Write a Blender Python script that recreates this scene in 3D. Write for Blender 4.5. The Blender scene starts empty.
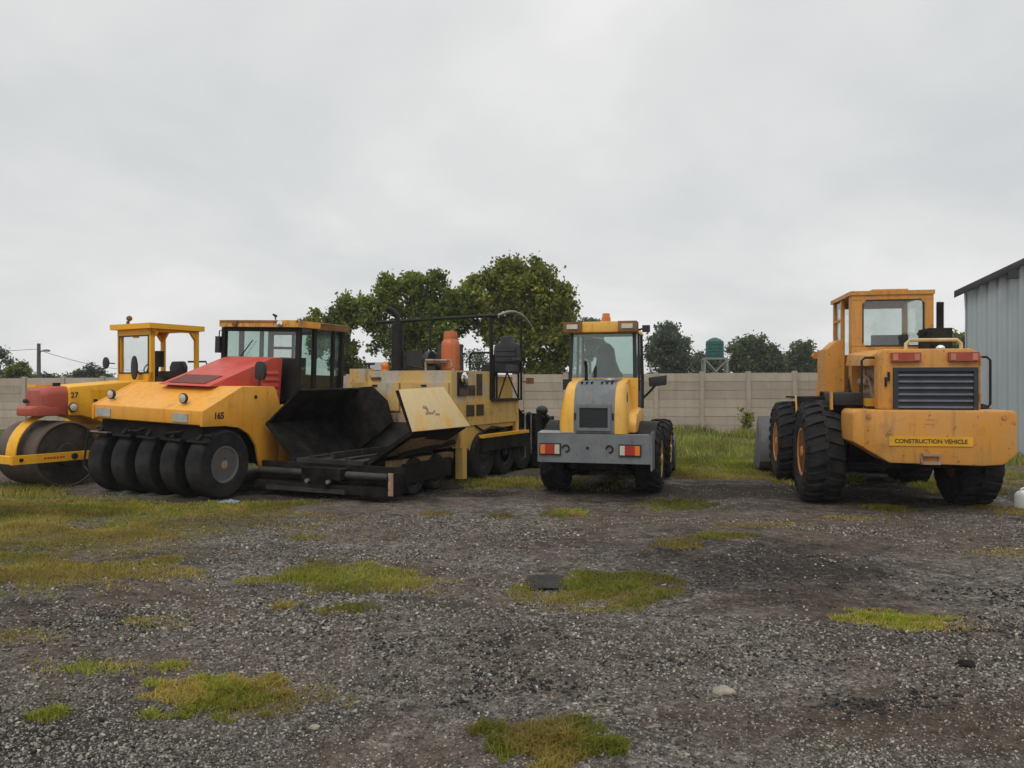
import bpy, bmesh, math, random
import numpy as np
from mathutils import Vector, Matrix, noise as mnoise
R = math.radians
HAZE = .0006
random.seed(7)
rng = np.random.default_rng(11)
sc = bpy.context.scene
COL = sc.collection

# ------------------------------------------------------------------ materials
def new_mat(name):
    m = bpy.data.materials.new(name); m.use_nodes = True
    nt = m.node_tree
    b = nt.nodes.get('Principled BSDF')
    return m, nt, b

def N(nt, typ, **kw):
    n = nt.nodes.new(typ)
    for k, v in kw.items():
        if k.startswith('i_'):
            n.inputs[k[2:].replace('_', ' ')].default_value = v
        else:
            setattr(n, k, v)
    return n

def mixc(nt, fac, a, b, blend='MIX'):
    n = nt.nodes.new('ShaderNodeMix'); n.data_type = 'RGBA'; n.blend_type = blend
    for s, v in ((0, fac), (6, a), (7, b)):
        if hasattr(v, 'is_output'): nt.links.new(v, n.inputs[s])
        else: n.inputs[s].default_value = v if s == 0 else (*v, 1)[:4]
    return n.outputs[2]

def ramp(nt, src, stops):
    r = nt.nodes.new('ShaderNodeValToRGB')
    cr = r.color_ramp
    while len(cr.elements) < len(stops): cr.elements.new(0.5)
    for e, (p, c) in zip(cr.elements, stops):
        e.position = p
        e.color = (c, c, c, 1) if isinstance(c, (int, float)) else (*c, 1)
    nt.links.new(src, r.inputs[0])
    return r.outputs[0]

def tex(nt, scale, detail=4, rough=.55, vec=None, dist=0.0):
    t = nt.nodes.new('ShaderNodeTexNoise')
    t.inputs['Scale'].default_value = scale; t.inputs['Detail'].default_value = detail
    t.inputs['Roughness'].default_value = rough; t.inputs['Distortion'].default_value = dist
    if vec is not None: nt.links.new(vec, t.inputs['Vector'])
    return t.outputs['Fac']

def objco(nt, scale=(1, 1, 1)):
    tc = nt.nodes.new('ShaderNodeTexCoord')
    mp = nt.nodes.new('ShaderNodeMapping'); mp.inputs['Scale'].default_value = scale
    nt.links.new(tc.outputs['Object'], mp.inputs['Vector'])
    return mp.outputs['Vector']

def paint(name, col, faded=None, rust=.25, dirt=.35, rough=.5, patch=None, spec=.4):
    """weathered machine paint: fading, grime streaks, rust freckles"""
    m, nt, b = new_mat(name)
    v = objco(nt); vs = objco(nt, (6, 6, .7))
    faded = faded or tuple(min(1, c * .8 + .06) for c in col)
    c = mixc(nt, ramp(nt, tex(nt, 1.7, 5, .6, v), [(.38, 0), (.68, 1)]), col, faded)
    if patch:
        pc, lo, hi, ps = patch
        c = mixc(nt, ramp(nt, tex(nt, ps, 4, .55, v), [(lo, 0), (hi, 1)]), c, pc)
    st = ramp(nt, tex(nt, 1.6, 4, .6, vs), [(.52, 0), (.75, dirt)])
    c = mixc(nt, st, c, (.085, .055, .03))
    gr = ramp(nt, tex(nt, 4.5, 8, .7, v), [(.54, 0), (.72, dirt * .9)])
    c = mixc(nt, gr, c, (.10, .075, .05))
    rs = ramp(nt, tex(nt, 13, 6, .65, v), [(.66 - .1 * rust, 0), (.70 - .08 * rust, min(1, rust * 2))])
    c = mixc(nt, rs, c, (.13, .05, .02))
    nt.links.new(c, b.inputs['Base Color'])
    rr = ramp(nt, tex(nt, 5, 5, .6, v), [(.3, rough - .12), (.7, rough + .22)])
    nt.links.new(rr, b.inputs['Roughness'])
    b.inputs['Specular IOR Level'].default_value = spec
    bp = N(nt, 'ShaderNodeBump', i_Strength=.12, i_Distance=.01)
    nt.links.new(tex(nt, 9, 6, .6, v), bp.inputs['Height']); nt.links.new(bp.outputs[0], b.inputs['Normal'])
    return m

def plain(name, col, rough=.6, metal=0., var=.25, scale=6, spec=.4, dust=0., emit=0):
    m, nt, b = new_mat(name)
    v = objco(nt)
    lo = tuple(c * (1 - var) for c in col); hi = tuple(min(1, c * (1 + var)) for c in col)
    c = mixc(nt, ramp(nt, tex(nt, scale, 6, .6, v), [(.3, 0), (.7, 1)]), lo, hi)
    if dust:
        c = mixc(nt, ramp(nt, tex(nt, 3.1, 7, .68, v), [(.42, 0), (.75, dust)]), c, (.16, .13, .10))
    nt.links.new(c, b.inputs['Base Color'])
    b.inputs['Roughness'].default_value = rough; b.inputs['Metallic'].default_value = metal
    b.inputs['Specular IOR Level'].default_value = spec
    return m

def glass(name, tint=(.80, .88, .86), refl=.10):
    m, nt, b = new_mat(name)
    nt.nodes.remove(b)
    out = nt.nodes['Material Output']
    tr = N(nt, 'ShaderNodeBsdfTransparent'); tr.inputs[0].default_value = (*tint, 1)
    gl = N(nt, 'ShaderNodeBsdfGlossy'); gl.inputs['Roughness'].default_value = .06
    fr0 = N(nt, 'ShaderNodeLayerWeight', i_Blend=.5); fr = N(nt, 'ShaderNodeMath', operation='POWER'); fr.inputs[1].default_value = 5; nt.links.new(fr0.outputs['Facing'], fr.inputs[0])
    mt = N(nt, 'ShaderNodeMath', operation='MULTIPLY_ADD'); mt.inputs[1].default_value = .6; mt.inputs[2].default_value = refl * .4
    nt.links.new(fr.outputs[0], mt.inputs[0])
    dif = N(nt, 'ShaderNodeBsdfDiffuse'); dif.inputs[0].default_value = (.35, .34, .31, 1)
    ds = N(nt, 'ShaderNodeMixShader')
    nt.links.new(ramp(nt, tex(nt, 4, 5, .65, objco(nt)), [(.35, .01), (.75, .06)]), ds.inputs[0])
    nt.links.new(tr.outputs[0], ds.inputs[1]); nt.links.new(dif.outputs[0], ds.inputs[2])
    mx = N(nt, 'ShaderNodeMixShader')
    nt.links.new(mt.outputs[0], mx.inputs[0]); nt.links.new(ds.outputs[0], mx.inputs[1]); nt.links.new(gl.outputs[0], mx.inputs[2])
    nt.links.new(mx.outputs[0], out.inputs['Surface'])
    return m

def leafmat(name, a, b_, c_, trans=.35):
    m, nt, b = new_mat(name)
    out = nt.nodes['Material Output']
    g = N(nt, 'ShaderNodeNewGeometry')
    col = ramp(nt, g.outputs['Random Per Island'], [(0, a), (.55, b_), (1, c_)])
    big = ramp(nt, tex(nt, .55, 3, .5, objco(nt)), [(.36, .5), (.64, 1.45)])
    col = mixc(nt, 1.0, col, big, 'MULTIPLY')
    nt.links.new(col, b.inputs['Base Color'])
    b.inputs['Roughness'].default_value = .55; b.inputs['Specular IOR Level'].default_value = .25
    tl = N(nt, 'ShaderNodeBsdfTranslucent'); nt.links.new(col, tl.inputs[0])
    mx = N(nt, 'ShaderNodeMixShader'); mx.inputs[0].default_value = trans
    nt.links.new(b.outputs[0], mx.inputs[1]); nt.links.new(tl.outputs[0], mx.inputs[2])
    nt.links.new(mx.outputs[0], out.inputs['Surface'])
    return m

M = {}
M['ora'] = paint('loader_orange', (.57, .25, .036), (.52, .265, .075), rust=.38, dirt=.45, rough=.45)
M['bye'] = paint('small_loader_yellow', (.72, .38, .045), (.66, .39, .10), rust=.14, dirt=.28, rough=.42)
M['bgr'] = paint('small_loader_grey', (.115, .130, .142), (.175, .188, .194), rust=.45, dirt=.42, rough=.5)
M['pav'] = paint('paver_yellow', (.56, .345, .085), (.53, .375, .16), rust=.3, dirt=.32, rough=.6,
                 patch=((.43, .375, .30), .50, .60, 1.1))
M['pav2'] = paint('paver_side_yellow', (.62, .38, .085), (.55, .37, .13), rust=.32, dirt=.38, rough=.6)
M['wingp'] = paint('wing_cream_yellow', (.62, .455, .22), (.58, .46, .26), rust=.1, dirt=.14, rough=.6,
                   patch=((.66, .37, .05), .57, .66, 1.0))
M['undery'] = paint('grimy_underframe_yellow', (.26, .165, .06), (.16, .11, .06), rust=.7, dirt=.8, rough=.8)
M['pavrust'] = paint('stained_panel', (.30, .20, .14), (.38, .27, .20), rust=.8, dirt=.7, rough=.8)
M['dye'] = paint('tyre_roller_yellow', (.74, .315, .020), (.68, .34, .06), rust=.14, dirt=.26, rough=.45)
M['dred'] = paint('hood_red', (.47, .035, .022), (.50, .09, .06), rust=.05, dirt=.2, rough=.42)
M['eye'] = paint('drum_roller_yellow', (.78, .39, .006), (.72, .38, .03), rust=.14, dirt=.2, rough=.45)
M['ered'] = paint('nose_red', (.36, .06, .035), (.38, .10, .07), rust=.15, dirt=.3, rough=.55)
M['roofor'] = paint('cab_roof_orange', (.64, .33, .05), (.55, .28, .07), rust=.75, dirt=.7, rough=.6)
M['roofbr'] = paint('roof_rusty_brown', (.14, .065, .03), (.3, .15, .05), rust=.8, dirt=.6, rough=.7)
M['rimk'] = plain('rim_dark', (.035, .034, .033), .7, var=.4, dust=.15)
M['meshr'] = plain('red_mesh', (.13, .035, .028), .7, var=.2)
M['blk'] = plain('black_frame', (.011, .010, .010), .6, var=.4, dust=.1, spec=.25)
M['blkp'] = plain('black_plastic', (.022, .022, .024), .5, var=.2)
M['tar'] = plain('tarred_steel', (.0055, .005, .005), .7, var=.7, scale=9, dust=.2, spec=.1)
M['tarmid'] = plain('tar_scraped_steel', (.022, .020, .019), .55, var=.7, scale=5, dust=.16)
M['chas'] = plain('greasy_chassis', (.010, .009, .008), .85, var=.5, dust=.1, spec=.15)
M['tyre'] = plain('tyre_rubber', (.015, .015, .0165), .85, var=.35, dust=.15, spec=.18)
M['tyre2'] = plain('dusty_tyre_rubber', (.014, .014, .015), .85, var=.4, dust=.16, spec=.18)
M['steel'] = plain('worn_steel', (.26, .26, .25), .45, metal=.5, var=.35, dust=.3)
M['buck'] = paint('bucket_grey', (.065, .072, .080), (.11, .115, .12), rust=.5, dirt=.5, rough=.6)
M['rimo'] = paint('rim_orange', (.52, .20, .045), rust=.6, dirt=.6, rough=.6)
M['rimy'] = paint('rim_yellow', (.62, .36, .04), rust=.3, dirt=.4, rough=.6)
M['rimg'] = paint('rim_grey', (.115, .11, .105), rust=.6, dirt=.6, rough=.6)
M['drum'] = paint('drum_steel', (.055, .042, .035), (.095, .072, .06), rust=.7, dirt=.5, rough=.6)
M['drumend'] = plain('drum_end_dark', (.020, .0185, .018), .7, var=.5, dust=.3)
M['glass'] = glass('cab_glass', (.90, .93, .92), .22)
M['glassg'] = glass('green_cab_glass', (.76, .87, .83), .22)
M['lampold'] = plain('lamp_faded_red', (.34, .055, .03), .35, var=.2, dust=.3)
M['lampol'] = plain('lamp_faded_lens', (.50, .20, .13), .35, var=.2, dust=.3)
M['lampred'] = plain('lamp_red', (.34, .028, .015), .25, var=.12, spec=.6)
M['lampor'] = plain('lamp_orange', (.60, .17, .02), .25, var=.12, spec=.6)
M['lampwh'] = plain('lamp_clear', (.50, .47, .38), .2, var=.12, spec=.6)
M['chrome'] = plain('lamp_reflector', (.8, .8, .8), .12, metal=1, var=.08)
M['plate'] = plain('plate_grey', (.36, .36, .33), .6, var=.2)
M['signy'] = plain('sign_yellow', (.66, .34, .014), .55, var=.15, dust=.25)
M['ink'] = plain('black_lettering', (.012, .012, .012), .6, var=.1)
M['inkf'] = plain('faded_lettering', (.045, .028, .012), .7, var=.5, scale=30)
M['fade'] = plain('faded_print', (.26, .19, .10), .7, var=.4, scale=20)
M['inkr'] = plain('red_lettering', (.42, .05, .02), .6, var=.3)
M['seat'] = plain('seat_vinyl', (.028, .028, .031), .5, var=.3, dust=.2)
M['gas'] = paint('gas_bottle_orange', (.52, .125, .035), (.46, .16, .07), rust=.5, dirt=.45, rough=.5)
M['louv'] = plain('louvre_brown', (.075, .052, .03), .7, var=.35)
M['white'] = plain('white_plastic', (.72, .73, .71), .45, var=.06, dust=.15)
M['bark'] = plain('tree_bark', (.11, .095, .075), .9, var=.45, scale=9)
M['wood'] = plain('pole_wood', (.085, .08, .075), .9, var=.3)
M['slatg'] = plain('grille_slat', (.13, .145, .18), .45, var=.15)
M['gridk'] = plain('grille_dark', (.028, .03, .036), .6, var=.2)
M['beige'] = plain('rail_beige', (.55, .40, .20), .5, var=.2)
M['tankg'] = plain('tank_green', (.010, .078, .066), .5, var=.2)
M['standw'] = plain('stand_grey', (.20, .205, .19), .6, var=.15)
M['roofg'] = plain('roof_sheet_grey', (.20, .19, .185), .6, var=.2)
M['blue'] = plain('plastic_blue', (.17, .26, .33), .45, var=.25)
M['rock'] = plain('pale_rock', (.27, .235, .185), .9, var=.3, scale=20)
M['shedroof'] = plain('shed_fascia_dark', (.030, .030, .032), .6, var=.3)

def m_concrete():
    m, nt, b = new_mat('precast_concrete')
    v = objco(nt)
    c = mixc(nt, ramp(nt, tex(nt, .8, 6, .65, v), [(.3, 0), (.7, 1)]), (.335, .280, .225), (.44, .385, .325))
    c = mixc(nt, ramp(nt, tex(nt, 1.5, 6, .7, objco(nt, (3, 3, .45))), [(.5, 0), (.8, .55)]), c, (.20, .165, .13))
    c = mixc(nt, ramp(nt, tex(nt, 22, 3, .6, v), [(.4, 0), (.8, .25)]), c, (.24, .2, .16))
    g_ = N(nt, 'ShaderNodeNewGeometry'); c = mixc(nt, 1.0, c, ramp(nt, g_.outputs['Random Per Island'], [(0, (.86, .85, .83)), (.5, (1.0, .99, .98)), (1, (1.12, 1.11, 1.09))]), 'MULTIPLY')
    nt.links.new(c, b.inputs['Base Color']); b.inputs['Roughness'].default_value = .9
    bp = N(nt, 'ShaderNodeBump', i_Strength=.25, i_Distance=.01)
    nt.links.new(tex(nt, 25, 5, .6, v), bp.inputs['Height']); nt.links.new(bp.outputs[0], b.inputs['Normal'])
    return m
M['conc'] = m_concrete()

def m_shed():
    m, nt, b = new_mat('galvanised_sheet')
    v = objco(nt)
    c = mixc(nt, ramp(nt, tex(nt, 1.1, 5, .6, objco(nt, (1, 2.5, .3))), [(.3, 0), (.7, 1)]), (.275, .315, .335), (.36, .395, .41))
    c = mixc(nt, ramp(nt, tex(nt, 3, 5, .7, objco(nt, (1, 4, .4))), [(.6, 0), (.8, .35)]), c, (.22, .22, .21))
    nt.links.new(c, b.inputs['Base Color']); b.inputs['Roughness'].default_value = .45; b.inputs['Metallic'].default_value = .25
    return m
M['shed'] = m_shed()

def m_ground():
    m, nt, b = new_mat('gravel_yard')
    v = objco(nt)
    vo = N(nt, 'ShaderNodeTexVoronoi', i_Scale=38.0); nt.links.new(v, vo.inputs['Vector'])
    vo2 = N(nt, 'ShaderNodeTexVoronoi', i_Scale=85.0); nt.links.new(v, vo2.inputs['Vector'])
    sep = N(nt, 'ShaderNodeSeparateColor'); nt.links.new(vo.outputs['Color'], sep.inputs[0])
    sep2 = N(nt, 'ShaderNodeSeparateColor'); nt.links.new(vo2.outputs['Color'], sep2.inputs[0])
    stone = ramp(nt, sep.outputs[0], [(0, (.036, .033, .030)), (.35, (.098, .088, .077)), (.7, (.172, .156, .134)), (.93, (.27, .247, .208)), (1, (.36, .335, .30))])
    fine = ramp(nt, sep2.outputs[0], [(0, (.045, .040, .036)), (.5, (.115, .101, .091)), (1, (.22, .197, .175))])
    c = mixc(nt, ramp(nt, tex(nt, 1.4, 4, .6, v), [(.38, .15), (.6, .85)]), fine, stone)
    # brown earth showing between the stones
    earth = mixc(nt, tex(nt, 60, 4, .7, v), (.062, .045, .035), (.135, .102, .080))
    c = mixc(nt, ramp(nt, tex(nt, .55, 6, .65, v, .4), [(.43, 0), (.60, .9)]), c, earth)
    # dark old asphalt millings and damp ground
    c2 = mixc(nt, .7, c, (.024, .023, .024))
    c = mixc(nt, ramp(nt, tex(nt, .42, 7, .7, objco(nt, (.55, 1.25, 1)), .6), [(.52, 0), (.63, .85)]), c, c2)
    # noisy-edged blobs: earth, a large damp patch, and shade painted under the machines
    def blob(cx, cy, sx, sy):
        mp = N(nt, 'ShaderNodeMapping'); mp.inputs['Location'].default_value = (-cx / sx, -cy / sy, 0); mp.inputs['Scale'].default_value = (1 / sx, 1 / sy, 0)
        tc = N(nt, 'ShaderNodeTexCoord'); nt.links.new(tc.outputs['Object'], mp.inputs[0])
        ln = N(nt, 'ShaderNodeVectorMath', operation='LENGTH'); nt.links.new(mp.outputs[0], ln.inputs[0])
        ad = N(nt, 'ShaderNodeMath', operation='ADD'); nt.links.new(ln.outputs['Value'], ad.inputs[0])
        mu = N(nt, 'ShaderNodeMath', operation='MULTIPLY_ADD'); mu.inputs[1].default_value = 2.6; mu.inputs[2].default_value = -1.3
        nt.links.new(tex(nt, 1.6, 7, .7, v), mu.inputs[0]); nt.links.new(mu.outputs[0], ad.inputs[1])
        return ad.outputs[0]
    c = mixc(nt, ramp(nt, blob(2.9, 9.6, 4.2, 1.7), [(.35, .7), (1.15, 0)]), c, earth)
    dk = mixc(nt, ramp(nt, tex(nt, 30, 5, .7, v), [(.42, 0), (.62, .55)]), (.019, .018, .018), c)
    c = mixc(nt, ramp(nt, blob(2.3, 7.4, 1.9, 1.9), [(.35, .92), (1.15, 0)]), c, dk)
    c = mixc(nt, ramp(nt, blob(-2.6, 3.7, 1.2, .6), [(.5, .75), (1.1, 0)]), c, (.026, .024, .023))
    c = mixc(nt, ramp(nt, blob(1.9, 4.0, 1.3, .5), [(.4, .7), (1.1, 0)]), c, (.065, .045, .033))
    c = mixc(nt, ramp(nt, tex(nt, 2.3, 7, .72, objco(nt, (.7, 1.3, 1)), .5), [(.555, 0), (.615, .72)]), c, mixc(nt, tex(nt, 45, 3, .7, v), (.018, .017, .017), (.075, .068, .062)))
    c = mixc(nt, ramp(nt, blob(4.0, 12.6, 5.2, 1.6), [(.55, .85), (1.25, 0)]), c, (.032, .026, .022))  # dark dirt between the loaders, with the shade under them painted in
    c = mixc(nt, ramp(nt, blob(-2.6, 12.4, 2.6, 1.4), [(.55, .8), (1.25, 0)]), c, (.030, .026, .023))  # shade beneath the paver, painted into the ground colour
    # sparse matted dry grass on the left and grass toward the wall
    gcol = mixc(nt, ramp(nt, tex(nt, 2.1, 5, .65, v), [(.35, 0), (.65, 1)]), (.20, .15, .045), (.11, .12, .028))
    gcol = mixc(nt, tex(nt, 70, 3, .7, objco(nt, (1, .5, 1))), gcol, (.045, .04, .018))
    gl = ramp(nt, blob(-6.2, 9.6, 3.6, 3.1), [(.55, 1), (1.15, 0)])
    gl = mixc(nt, 1.0, gl, ramp(nt, tex(nt, .9, 6, .65, objco(nt, (1, 1.6, 1))), [(.42, .1), (.56, 1)]), 'MULTIPLY')
    c = mixc(nt, gl, c, gcol)
    sx = N(nt, 'ShaderNodeSeparateXYZ'); nt.links.new(v, sx.inputs[0])
    mr = N(nt, 'ShaderNodeMapRange'); mr.inputs['From Min'].default_value = 14.6; mr.inputs['From Max'].default_value = 17.6
    nz = N(nt, 'ShaderNodeMath', operation='MULTIPLY_ADD'); nz.inputs[1].default_value = 5.0; nz.inputs[2].default_value = -2.5
    nt.links.new(tex(nt, .6, 6, .65, v), nz.inputs[0])
    ad = N(nt, 'ShaderNodeMath', operation='ADD'); nt.links.new(sx.outputs['Y'], ad.inputs[0]); nt.links.new(nz.outputs[0], ad.inputs[1])
    nt.links.new(ad.outputs[0], mr.inputs['Value'])
    c = mixc(nt, mr.outputs[0], c, mixc(nt, ramp(nt, tex(nt, .8, 5, .6, v), [(.4, 0), (.6, 1)]), (.10, .12, .025), (.14, .11, .05)))
    c = mixc(nt, 1.0, c, ramp(nt, tex(nt, 7.5, 8, .78, v), [(.36, .55), (.5, .95), (.64, 1.5)]), 'MULTIPLY')
    nt.links.new(c, b.inputs['Base Color'])
    b.inputs['Roughness'].default_value = .95; b.inputs['Specular IOR Level'].default_value = .04
    hs = N(nt, 'ShaderNodeMath', operation='MULTIPLY_ADD'); hs.inputs[1].default_value = -1.0
    nt.links.new(vo.outputs['Distance'], hs.inputs[0]); nt.links.new(tex(nt, 12, 6, .7, v), hs.inputs[2])
    bp = N(nt, 'ShaderNodeBump', i_Strength=.8, i_Distance=.02)
    nt.links.new(hs.outputs[0], bp.inputs['Height']); nt.links.new(bp.outputs[0], b.inputs['Normal'])
    return m
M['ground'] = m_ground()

def m_stones():
    m, nt, b = new_mat('loose_stones')
    g = N(nt, 'ShaderNodeNewGeometry')
    c = ramp(nt, g.outputs['Random Per Island'], [(0, (.032, .030, .028)), (.3, (.095, .088, .079)), (.66, (.18, .167, .146)), (.92, (.29, .27, .228)), (1, (.42, .39, .33))])
    nt.links.new(c, b.inputs['Base Color']); b.inputs['Roughness'].default_value = .9; b.inputs['Specular IOR Level'].default_value = .1
    return m
M['stones'] = m_stones()
M['gdry'] = leafmat('dry_grass', (.25, .175, .045), (.36, .275, .07), (.27, .25, .045), .45)
M['ggreen'] = leafmat('green_grass', (.13, .17, .014), (.22, .25, .025), (.34, .28, .055), .45)
M['gweed'] = leafmat('tall_weeds', (.14, .18, .026), (.22, .25, .05), (.34, .29, .10), .45)
M['leafA'] = leafmat('broad_leaf', (.060, .095, .016), (.135, .185, .030), (.27, .28, .055), .5)
M['leafB'] = leafmat('broad_leaf_yellowing', (.080, .11, .016), (.19, .215, .032), (.36, .33, .06), .5)
M['leafC'] = leafmat('far_leaf_bluish', (.048, .074, .046), (.082, .115, .068), (.13, .16, .09), .4)
M['leafD'] = leafmat('far_leaf_dark', (.040, .064, .026), (.075, .105, .042), (.12, .15, .056), .4)

# ------------------------------------------------------------------ mesh builder
class MB:
    def __init__(s): s.bm = bmesh.new()
    def _fin(s, verts, bev, T):
        bm = s.bm
        if T is not None:
            for v in verts: v.co = T @ v.co
        if bev > 0:
            es = {e for v in verts for e in v.link_edges if len(e.link_faces) == 2 and e.calc_face_angle(0) > .5}
            if es:
                bmesh.ops.bevel(bm, geom=list(es), offset=bev, segments=2, profile=.6, affect='EDGES', clamp_overlap=True)
        return s
    def box(s, x0, x1, y0, y1, z0, z1, bev=.008, T=None):
        x0, x1 = sorted((x0, x1)); y0, y1 = sorted((y0, y1)); z0, z1 = sorted((z0, z1))
        vs = [s.bm.verts.new(p) for p in ((x0, y0, z0), (x1, y0, z0), (x1, y1, z0), (x0, y1, z0), (x0, y0, z1), (x1, y0, z1), (x1, y1, z1), (x0, y1, z1))]
        for f in ((3, 2, 1, 0), (4, 5, 6, 7), (0, 1, 5, 4), (1, 2, 6, 5), (2, 3, 7, 6), (3, 0, 4, 7)):
            s.bm.faces.new([vs[i] for i in f])
        return s._fin(vs, bev, T)
    def prism(s, pts, axis, a0, a1, bev=.008, T=None):
        def P(p, a):
            if axis == 'y': return (p[0], a, p[1])
            if axis == 'x': return (a, p[0], p[1])
            return (p[0], p[1], a)
        A = [s.bm.verts.new(P(p, a0)) for p in pts]; B = [s.bm.verts.new(P(p, a1)) for p in pts]
        n = len(pts)
        fs = [s.bm.faces.new(A[::-1]), s.bm.faces.new(B)]
        for i in range(n):
            j = (i + 1) % n
            fs.append(s.bm.faces.new((A[i], A[j], B[j], B[i])))
        bmesh.ops.recalc_face_normals(s.bm, faces=fs)
        return s._fin(A + B, bev, T)
    def loft(s, loops, bev=0, T=None, closed=True, cap=True):
        L = [[s.bm.verts.new(p) for p in lp] for lp in loops]
        n = len(L[0]); fs = []
        for a, b in zip(L[:-1], L[1:]):
            for i in range(n if closed else n - 1):
                j = (i + 1) % n
                fs.append(s.bm.faces.new((a[i], a[j], b[j], b[i])))
        if cap and closed:
            fs.append(s.bm.faces.new(L[0][::-1])); fs.append(s.bm.faces.new(L[-1]))
        bmesh.ops.recalc_face_normals(s.bm, faces=fs)
        return s._fin([v for l in L for v in l], bev, T)
    def plate(s, pts, th, bev=.004, T=None):
        P = [Vector(p) for p in pts]
        n = (P[1] - P[0]).cross(P[2] - P[0]).normalized() * th
        return s.loft([[p for p in P], [p + n for p in P]], bev, T)
    def cyl(s, p0, p1, r0, r1=None, n=16, cap=True, bev=0):
        r1 = r0 if r1 is None else r1
        p0, p1 = Vector(p0), Vector(p1); d = (p1 - p0).normalized()
        u = d.orthogonal().normalized(); w = d.cross(u)
        def ring(c, r): return [c + (u * math.cos(2 * math.pi * k / n) + w * math.sin(2 * math.pi * k / n)) * r for k in range(n)]
        return s.loft([ring(p0, r0), ring(p1, r1)], bev, None, True, cap)
    def tube(s, pts, r, n=8):
        P = [Vector(p) for p in pts]
        rs = r if isinstance(r, (list, tuple)) else [r] * len(P)
        loops = []; u = None
        for i, p in enumerate(P):
            d = (P[min(i + 1, len(P) - 1)] - P[max(i - 1, 0)]).normalized()
            u = d.orthogonal().normalized() if u is None else (u - d * u.dot(d)).normalized()
            w = d.cross(u)
            loops.append([p + (u * math.cos(2 * math.pi * k / n) + w * math.sin(2 * math.pi * k / n)) * rs[i] for k in range(n)])
        return s.loft(loops)
    def lathe(s, prof, c=(0, 0, 0), axis='y', n=40):
        """prof of (radius, height)"""
        c = Vector(c); loops = []
        for r, h in prof:
            lp = []
            for k in range(n):
                a = 2 * math.pi * k / n; x, y = max(r, 1e-4) * math.cos(a), max(r, 1e-4) * math.sin(a)
                lp.append(c + (Vector((x, h, y)) if axis == 'y' else Vector((x, y, h)) if axis == 'z' else Vector((h, x, y))))
            loops.append(lp)
        return s.loft(loops)
    def ball(s, c, r, sc=(1, 1, 1), n=2):
        g = bmesh.ops.create_icosphere(s.bm, subdivisions=n, radius=1)
        for v in g['verts']: v.co = Vector((v.co.x * r * sc[0], v.co.y * r * sc[1], v.co.z * r * sc[2])) + Vector(c)
        return s
    def build(s, name, mat, parent=None, loc=(0, 0, 0), ang=35):
        me = bpy.data.meshes.new(name); s.bm.to_mesh(me); s.bm.free()
        me.materials.append(M[mat] if isinstance(mat, str) else mat)
        for p in me.polygons: p.use_smooth = True
        me.set_sharp_from_angle(angle=R(ang))
        o = bpy.data.objects.new(name, me); COL.objects.link(o); o.location = loc
        if parent: o.parent = parent
        return o

def np_mesh(name, verts, faces, mat, parent=None):
    k = faces.shape[1]
    me = bpy.data.meshes.new(name)
    me.vertices.add(len(verts)); me.vertices.foreach_set('co', verts.astype(np.float32).ravel())
    me.loops.add(faces.size); me.loops.foreach_set('vertex_index', faces.astype(np.int32).ravel())
    me.polygons.add(len(faces)); me.polygons.foreach_set('loop_start', np.arange(0, faces.size, k, dtype=np.int32))
    me.update(calc_edges=True); me.validate()
    me.materials.append(M[mat])
    o = bpy.data.objects.new(name, me); COL.objects.link(o)
    if parent: o.parent = parent
    return o

def tag(o, label=None, cat=None, group=None, kind=None):
    if label: o['label'] = label
    if cat: o['category'] = cat
    if group: o['group'] = group
    if kind: o['kind'] = kind
    return o
def thing(name, label, cat, loc=(0, 0, 0), rz=0, group=None):
    o = bpy.data.objects.new(name, None); COL.objects.link(o); o.empty_display_size = .3
    o.location = loc; o.rotation_euler = (0, 0, R(rz))
    return tag(o, label, cat, group)
def copy_tree(o, parent=None):
    c = o.copy(); COL.objects.link(c)
    if parent: c.parent = parent
    for ch in list(o.children): copy_tree(ch, c)
    return c

def lettering(txt, size, mat, parent, loc, rot, name='lettering', ext=.002, sx=1.0, bold=0.0):
    cu = bpy.data.curves.new(name, 'FONT'); cu.body = txt; cu.size = size; cu.extrude = ext; cu.offset = bold
    cu.align_x = 'CENTER'; cu.align_y = 'CENTER'
    t = bpy.data.objects.new(name + '_source', cu); COL.objects.link(t)
    dg = bpy.context.evaluated_depsgraph_get()
    me = bpy.data.meshes.new_from_object(t.evaluated_get(dg))
    bpy.data.objects.remove(t); bpy.data.curves.remove(cu)
    me.name = name; me.materials.clear(); me.materials.append(M[mat])
    o = bpy.data.objects.new(name, me); COL.objects.link(o); o.parent = parent
    o.matrix_local = Matrix.Translation(loc) @ rot.to_4x4() @ Matrix.Diagonal((sx, 1, 1, 1))
    return o
def basis(xd, yd):
    x = Vector(xd).normalized(); y = Vector(yd); y = (y - x * y.dot(x)).normalized(); z = x.cross(y)
    return Matrix((x, y, z)).transposed()

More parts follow.
